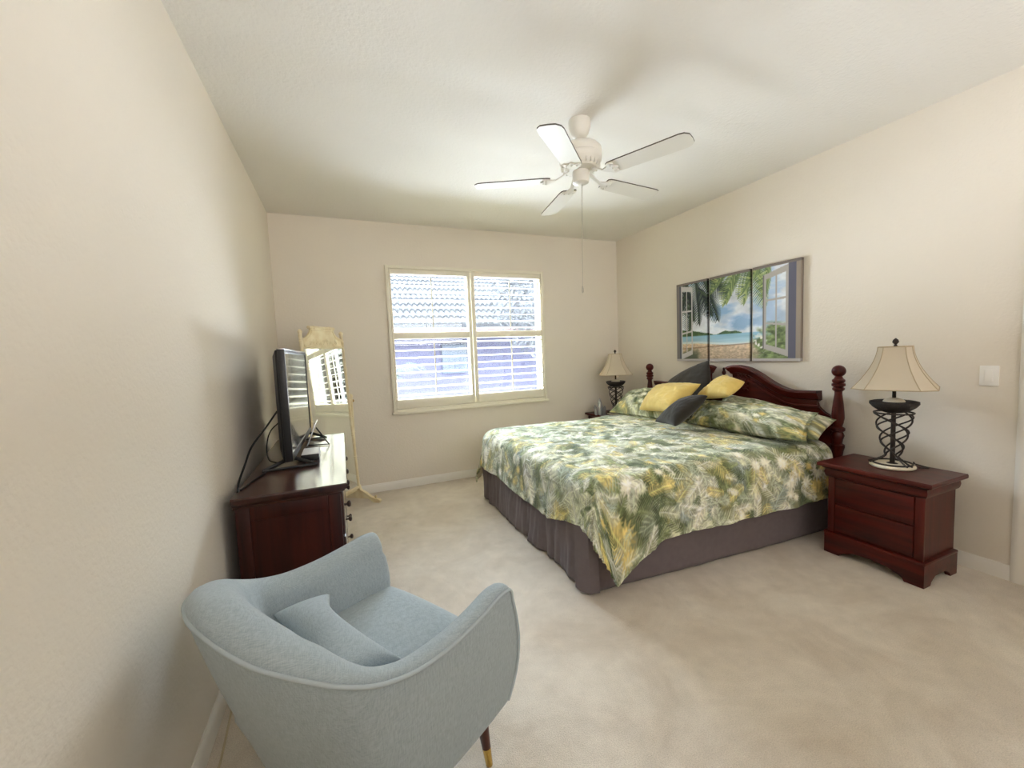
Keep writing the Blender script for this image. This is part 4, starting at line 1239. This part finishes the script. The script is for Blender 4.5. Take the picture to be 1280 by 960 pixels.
# ------------------------------------------------------------------ cheval mirror
MPH = R_(53.1)
RP = Vector((0.068, 4.165, 0))                       # right stand post
MW = 0.585
ax_ = Vector((math.cos(MPH), math.sin(MPH), 0)); fr_ = Vector((math.sin(MPH), -math.cos(MPH), 0))
LPp = RP - ax_ * MW
MC = (RP + LPp) / 2
cm = thing('cheval_mirror', 'cream bamboo-style standing mirror in the corner behind the dresser', 'mirror', (MC.x, MC.y, 0))
def ML(x, y, z):      # x along the width, y towards the front
    return MC + ax_ * x + fr_ * y + Vector((0, 0, z))
PIV = 0.98
TIL = R_(3.0)
def MT(x, y, z):      # tilted frame, turned about the pivot
    dz = z - PIV
    return ML(x, y * math.cos(TIL) - dz * math.sin(TIL), PIV + dz * math.cos(TIL) + y * math.sin(TIL))
hwid = MW / 2
for sg in (-1, 1):
    px_ = sg * hwid
    st_ = MB()
    st_.tube([ML(px_, 0, 0.10), ML(px_, 0, 1.0)], 0.015, 12)
    for z in (0.2, 0.36, 0.52, 0.68, 0.84): st_.tube([ML(px_, 0, z - 0.006), ML(px_, 0, z), ML(px_, 0, z + 0.006)], [0.015, 0.019, 0.015], 12)
    st_.tube([ML(px_, 0, 1.0), ML(px_, 0, 1.012), ML(px_, 0, 1.03), ML(px_, 0, 1.045), ML(px_, 0, 1.05)], [0.012, 0.018, 0.02, 0.012, 0.003], 12)
    st_.build('stand_post', M['bamboo'], cm, 50)
    kn = MB().sphere(ML(px_ + sg * 0.028, 0, PIV), 0.014, 12, 8)
    kn.tube([ML(px_, 0, PIV), ML(px_ + sg * 0.02, 0, PIV)], 0.005, 8)
    kn.build('pivot_knob', M['bamboo_dark'], cm, 50)
    ft = MB()
    prof_ = [(-0.245, 0.0), (-0.18, 0.0), (-0.13, 0.035), (0.13, 0.035), (0.18, 0.0), (0.245, 0.0), (0.25, 0.02), (0.235, 0.032), (0.20, 0.036), (0.15, 0.055), (0.10, 0.09), (0.045, 0.115), (0.03, 0.16), (-0.03, 0.16), (-0.045, 0.115), (-0.10, 0.09), (-0.15, 0.055), (-0.20, 0.036), (-0.235, 0.032), (-0.25, 0.02)]
    ft.prism(prof_, lambda a, b_, d, px_=px_: ML(px_ + d, a, b_), -0.016, 0.016)
    for e in (-0.2, 0.2):
        ft.sphere(ML(px_, e, 0.056), 0.012, 10, 8); ft.tube([ML(px_, e, 0.03), ML(px_, e, 0.05)], 0.006, 8)
    ft.build('foot', M['bamboo'], cm, 40)
cbm = MB()
cbm.tube([ML(-hwid, 0, 0.12), ML(hwid, 0, 0.12)], 0.013, 10)
cbm.build('stretcher', M['bamboo'], cm)
fx_ = hwid - 0.035
fm = MB()
ztop = 1.49
for sg in (-1, 1):
    fm.tube([MT(sg * fx_, 0, 0.14), MT(sg * fx_, 0, 1.605)], 0.014, 12)
    for z in (0.24, 0.45, 0.66, 0.87, 1.08, 1.29, 1.46, 1.54):
        fm.tube([MT(sg * fx_, 0, z - 0.007), MT(sg * fx_, 0, z), MT(sg * fx_, 0, z + 0.007)], [0.014, 0.018, 0.014], 12)
    fm.tube([MT(sg * fx_, 0, z) for z in (1.603, 1.608, 1.620, 1.634, 1.642)], [0.012, 0.017, 0.02, 0.013, 0.002], 12)
fm.tube([MT(-fx_, 0, 0.155), MT(fx_, 0, 0.155)], 0.014, 10)
fm.tube([MT(-fx_, 0, ztop), MT(fx_, 0, ztop)], 0.012, 10)
fm.build('mirror_frame', M['bamboo'], cm, 50)
gl = MB()
gl.add([MT(-fx_, 0.002, 0.155), MT(fx_, 0.002, 0.155), MT(fx_, 0.002, ztop), MT(-fx_, 0.002, ztop), MT(-fx_, -0.006, 0.155), MT(fx_, -0.006, 0.155), MT(fx_, -0.006, ztop), MT(-fx_, -0.006, ztop)],
       [(0, 1, 2, 3), (7, 6, 5, 4), (0, 4, 5, 1), (1, 5, 6, 2), (2, 6, 7, 3), (3, 7, 4, 0)])
gl.build('glass', M['mirror'], cm, 0)
crs = MB()
def crest(k, e):
    hw2 = fx_ * k
    left = [(-hw2, 1.49 + e), (-hw2, 1.565 - e), (-hw2 * 0.86, 1.572 - e), (-hw2 * 0.70, 1.592 - e), (-hw2 * 0.60, 1.62 - e), (-hw2 * 0.55, 1.65 - e)]
    return left + [(-x, z) for x, z in reversed(left)]
crs.prism(crest(1.0, 0.0), lambda a, b_, d: MT(a, d, b_), -0.008, 0.008)
crs.tube([MT(x, 0, 1.66) for x in (-0.165, -0.16, -0.11, 0.11, 0.16, 0.165)], [0.003, 0.014, 0.014, 0.014, 0.014, 0.003], 12)
for x in (-0.10, 0.10): crs.tube([MT(x - 0.006, 0, 1.66), MT(x, 0, 1.66), MT(x + 0.006, 0, 1.66)], [0.014, 0.018, 0.014], 12)
cst = crs.build('crest', M['bamboo'], cm, 40)
bead_ = crest(0.92, 0.014)
sc2 = MB(); sc2.tube([MT(a, 0.009, b_) for a, b_ in bead_], 0.004, 6, True)
rr = random.Random(3)
for k in range(9):
    x = -0.16 + 0.04 * k
    zz = 1.535 + 0.012 * math.sin(k * 1.7)
    if abs(x) > 0.1: zz -= 0.012
    sc2.tube([MT(x + 0.017 * (1 - i / 14) * math.cos(i * 0.6 + k), 0.009, zz + 0.025 * (1 - i / 16) * math.sin(i * 0.6 + k)) for i in range(14)], 0.0035, 6)
sc2.build('carved_scrolls', M['bamboo'], cst, 50)

# ------------------------------------------------------------------ armchair
CF = Vector((0.277, 1.525, 0)); fu_ = Vector((0.866, 0.5, 0)); fv_ = Vector((-0.5, 0.866, 0))
def CW(u, v, z): return CF + fu_ * u + fv_ * v + Vector((0, 0, z))
ac = thing('armchair', 'pale grey-green tub armchair with swooping arms and piping', 'armchair', tuple(CW(-0.36, 0, 0)))
hp = [(0.004, -0.378, 0.560), (-0.002, -0.379, 0.588), (-0.022, -0.381, 0.602), (-0.075, -0.384, 0.603), (-0.155, -0.388, 0.590), (-0.26, -0.390, 0.580), (-0.37, -0.389, 0.583), (-0.45, -0.386, 0.600), (-0.525, -0.376, 0.628), (-0.59, -0.345, 0.660), (-0.645, -0.295, 0.690), (-0.695, -0.225, 0.716), (-0.725, -0.14, 0.736), (-0.742, -0.05, 0.750)]
full = hp + [(-0.745, 0.0, 0.753)] + [(u, -v, z) for u, v, z in reversed(hp)]
NSH = 155
sp = catmull(full, NSH)
zb = 0.225
rings = []; pipe = []
tot = NSH - 1
for i in range(NSH):
    u, v, zt = sp[i]
    a = sp[max(i - 1, 0)]; b_ = sp[min(i + 1, tot)]
    tx, ty = b_[0] - a[0], b_[1] - a[1]; l = math.hypot(tx, ty); tx /= l; ty /= l
    nx_, ny_ = ty, -tx                      # into the chair
    if nx_ * (-0.3 - u) + ny_ * (0 - v) < 0: nx_, ny_ = -nx_, -ny_
    # distance from the front end, measured along u on the arms
    endd = min(i, tot - i) / 15.0
    e = min(1.0, endd)
    tap = math.sqrt(max(0.0, 1 - (1 - e) ** 2)) * 0.93 + 0.07
    backn = max(0.0, min(1.0, (-u - 0.42) / 0.30))
    backn = backn * backn * (3 - 2 * backn)
    th_ = (0.088 + 0.05 * backn) * tap
    crest_h = (0.026 + 0.016 * backn) * tap
    leanT = 0.135 * backn + 0.008
    frontb = max(0.0, 1 - min(i, tot - i) / 20.0)
    ring = []
    NO, NCR, NI = 9, 9, 10
    for k in range(NO):
        f = k / (NO - 1); z = zb + (zt - zb) * f
        ln = leanT * (1 - f) ** 1.15
        bulge = 0.030 * math.sin(math.pi * min(1, f)) * frontb - (0.035 * (1 - f) ** 6) * frontb
        ring.append((u + nx_ * ln + bulge, v + ny_ * ln, z))
    for k in range(1, NCR + 1):
        f = k / NCR; ang = math.pi * f
        off = th_ * (1 - math.cos(ang)) / 2
        z = zt + crest_h * math.sin(ang) * 1.0 - 0.055 * f ** 2.2 * (0.3 + 0.7 * tap)
        bl_ = 0.0
        ring.append((u + nx_ * off, v + ny_ * off, z))
    zi0 = ring[-1][2]
    for k in range(1, NI + 1):
        f = k / NI; z = zi0 + (0.30 - zi0) * f
        ln = leanT * 0.75 * f + 0.018 * tap * math.sin(math.pi * f)
        bulge = 0.026 * math.sin(math.pi * min(1, (z - zb) / max(zt - zb, .01))) * frontb
        ring.append((u + nx_ * (th_ + ln) + bulge, v + ny_ * (th_ + ln), z))
    ring.append((u + nx_ * (th_ + leanT) , v + ny_ * (th_ + leanT), zb))
    rings.append([CW(*p) for p in ring])
    pipe.append(ring[NO - 1])
shl = MB(); shl.loft(rings)
shl.build('shell', M['fabric'], ac, 60)
def front_edge(i):
    r = [];
    u, v, zt = sp[i]
    for k in range(9, -1, -1):
        f = k / 9; z = zb + (zt - zb) * f
        r.append((u + 0.030 * math.sin(math.pi * f) - 0.035 * (1 - f) ** 6, v + (0.008 * (1 - f) if v < 0 else -0.008 * (1 - f)), z))
    return r
pp = list(reversed(front_edge(0))) + pipe[1:-1] + front_edge(tot)
pm_ = MB().tube([CW(p[0], p[1] * 1.006, p[2] + 0.001) for p in pp], 0.0055, 8)
pm_.build('piping', M['piping'], ac, 60)
def CT(p): return CW(p.x, p.y, p.z)
MB().box(-0.60, 0.0, -0.30, 0.30, zb - 0.005, 0.33, 0.02, T=CT).build('seat_base', M['fabric'], ac)
# seat cushion: domed with rolled front edge
nu, nv = 40, 36
rings = []
for i in range(nu):
    a = i / (nu - 1)
    uu_ = -0.60 + 0.62 * a
    ring = []
    for j in range(nv):
        b_ = j / (nv - 1) * 2 - 1
        hw3 = 0.302 - 0.03 * max(0, (-uu_ - 0.4) / 0.2)
        vv2 = b_ * hw3
        z = 0.395 + 0.028 * (1 - b_ ** 4) * (1 - (2 * a - 1) ** 6) 
        fe = max(0.0, (a - 0.9) / 0.1)
        z -= 0.035 * (1 - math.sqrt(max(0, 1 - fe ** 2)))
        ring.append(CW(uu_ + 0.012 * (1 - b_ ** 2) * a, vv2, z))
    rings.append(ring + [CW(uu_ + 0.006 * a, 0.295, 0.315), CW(uu_ + 0.006 * a, -0.295, 0.315)])
MB().loft(rings).build('seat_cushion', M['fabric'], ac, 50)
for (u, v) in ((-0.075, -0.315), (-0.075, 0.315), (-0.50, -0.27), (-0.50, 0.27)):
    du = 0.02 if u > -0.3 else -0.03; dv = 0.015 if v > 0 else -0.015
    top_ = CW(u - du, v - dv, zb + 0.01); bot = CW(u, v, 0.0)
    mid = top_.lerp(bot, 0.72)
    lg = MB().tube([top_, top_.lerp(bot, 0.3), mid], [0.024, 0.02, 0.0145], 14)
    leg = lg.build('leg', M['walnut'], ac, 50)
    MB().tube([mid, bot + Vector((0, 0, 0.001)), bot], [0.0148, 0.0115, 0.0112], 14).build('brass_tip', M['brass'], leg, 50)
# lumbar cushion on the seat
pillow('lumbar_pillow', [tuple(CW(-0.275, 0.262, 0.505)), tuple(CW(-0.315, -0.225, 0.485)), tuple(CW(-0.52, -0.20, 0.55)), tuple(CW(-0.47, 0.265, 0.53))], 0.17, M['fabric'], 'pale grey-green lumbar cushion resting on the armchair seat', 'cushion', n=48, pinch=0.06, wr=0.006, seed=25, power=0.5, front=0.36)
fcb = MB().tube(catmull([(-0.485, 0.4, 0.006), (-0.480, 0.9, 0.006), (-0.470, 1.25, 0.006), (-0.472, 1.6, 0.006), (-0.50, 2.0, 0.006)], 30), 0.004, 6)
tag(fcb.build('floor_cable', M['cable_white']), 'thin pale cable on the carpet along the left baseboard', 'cable')
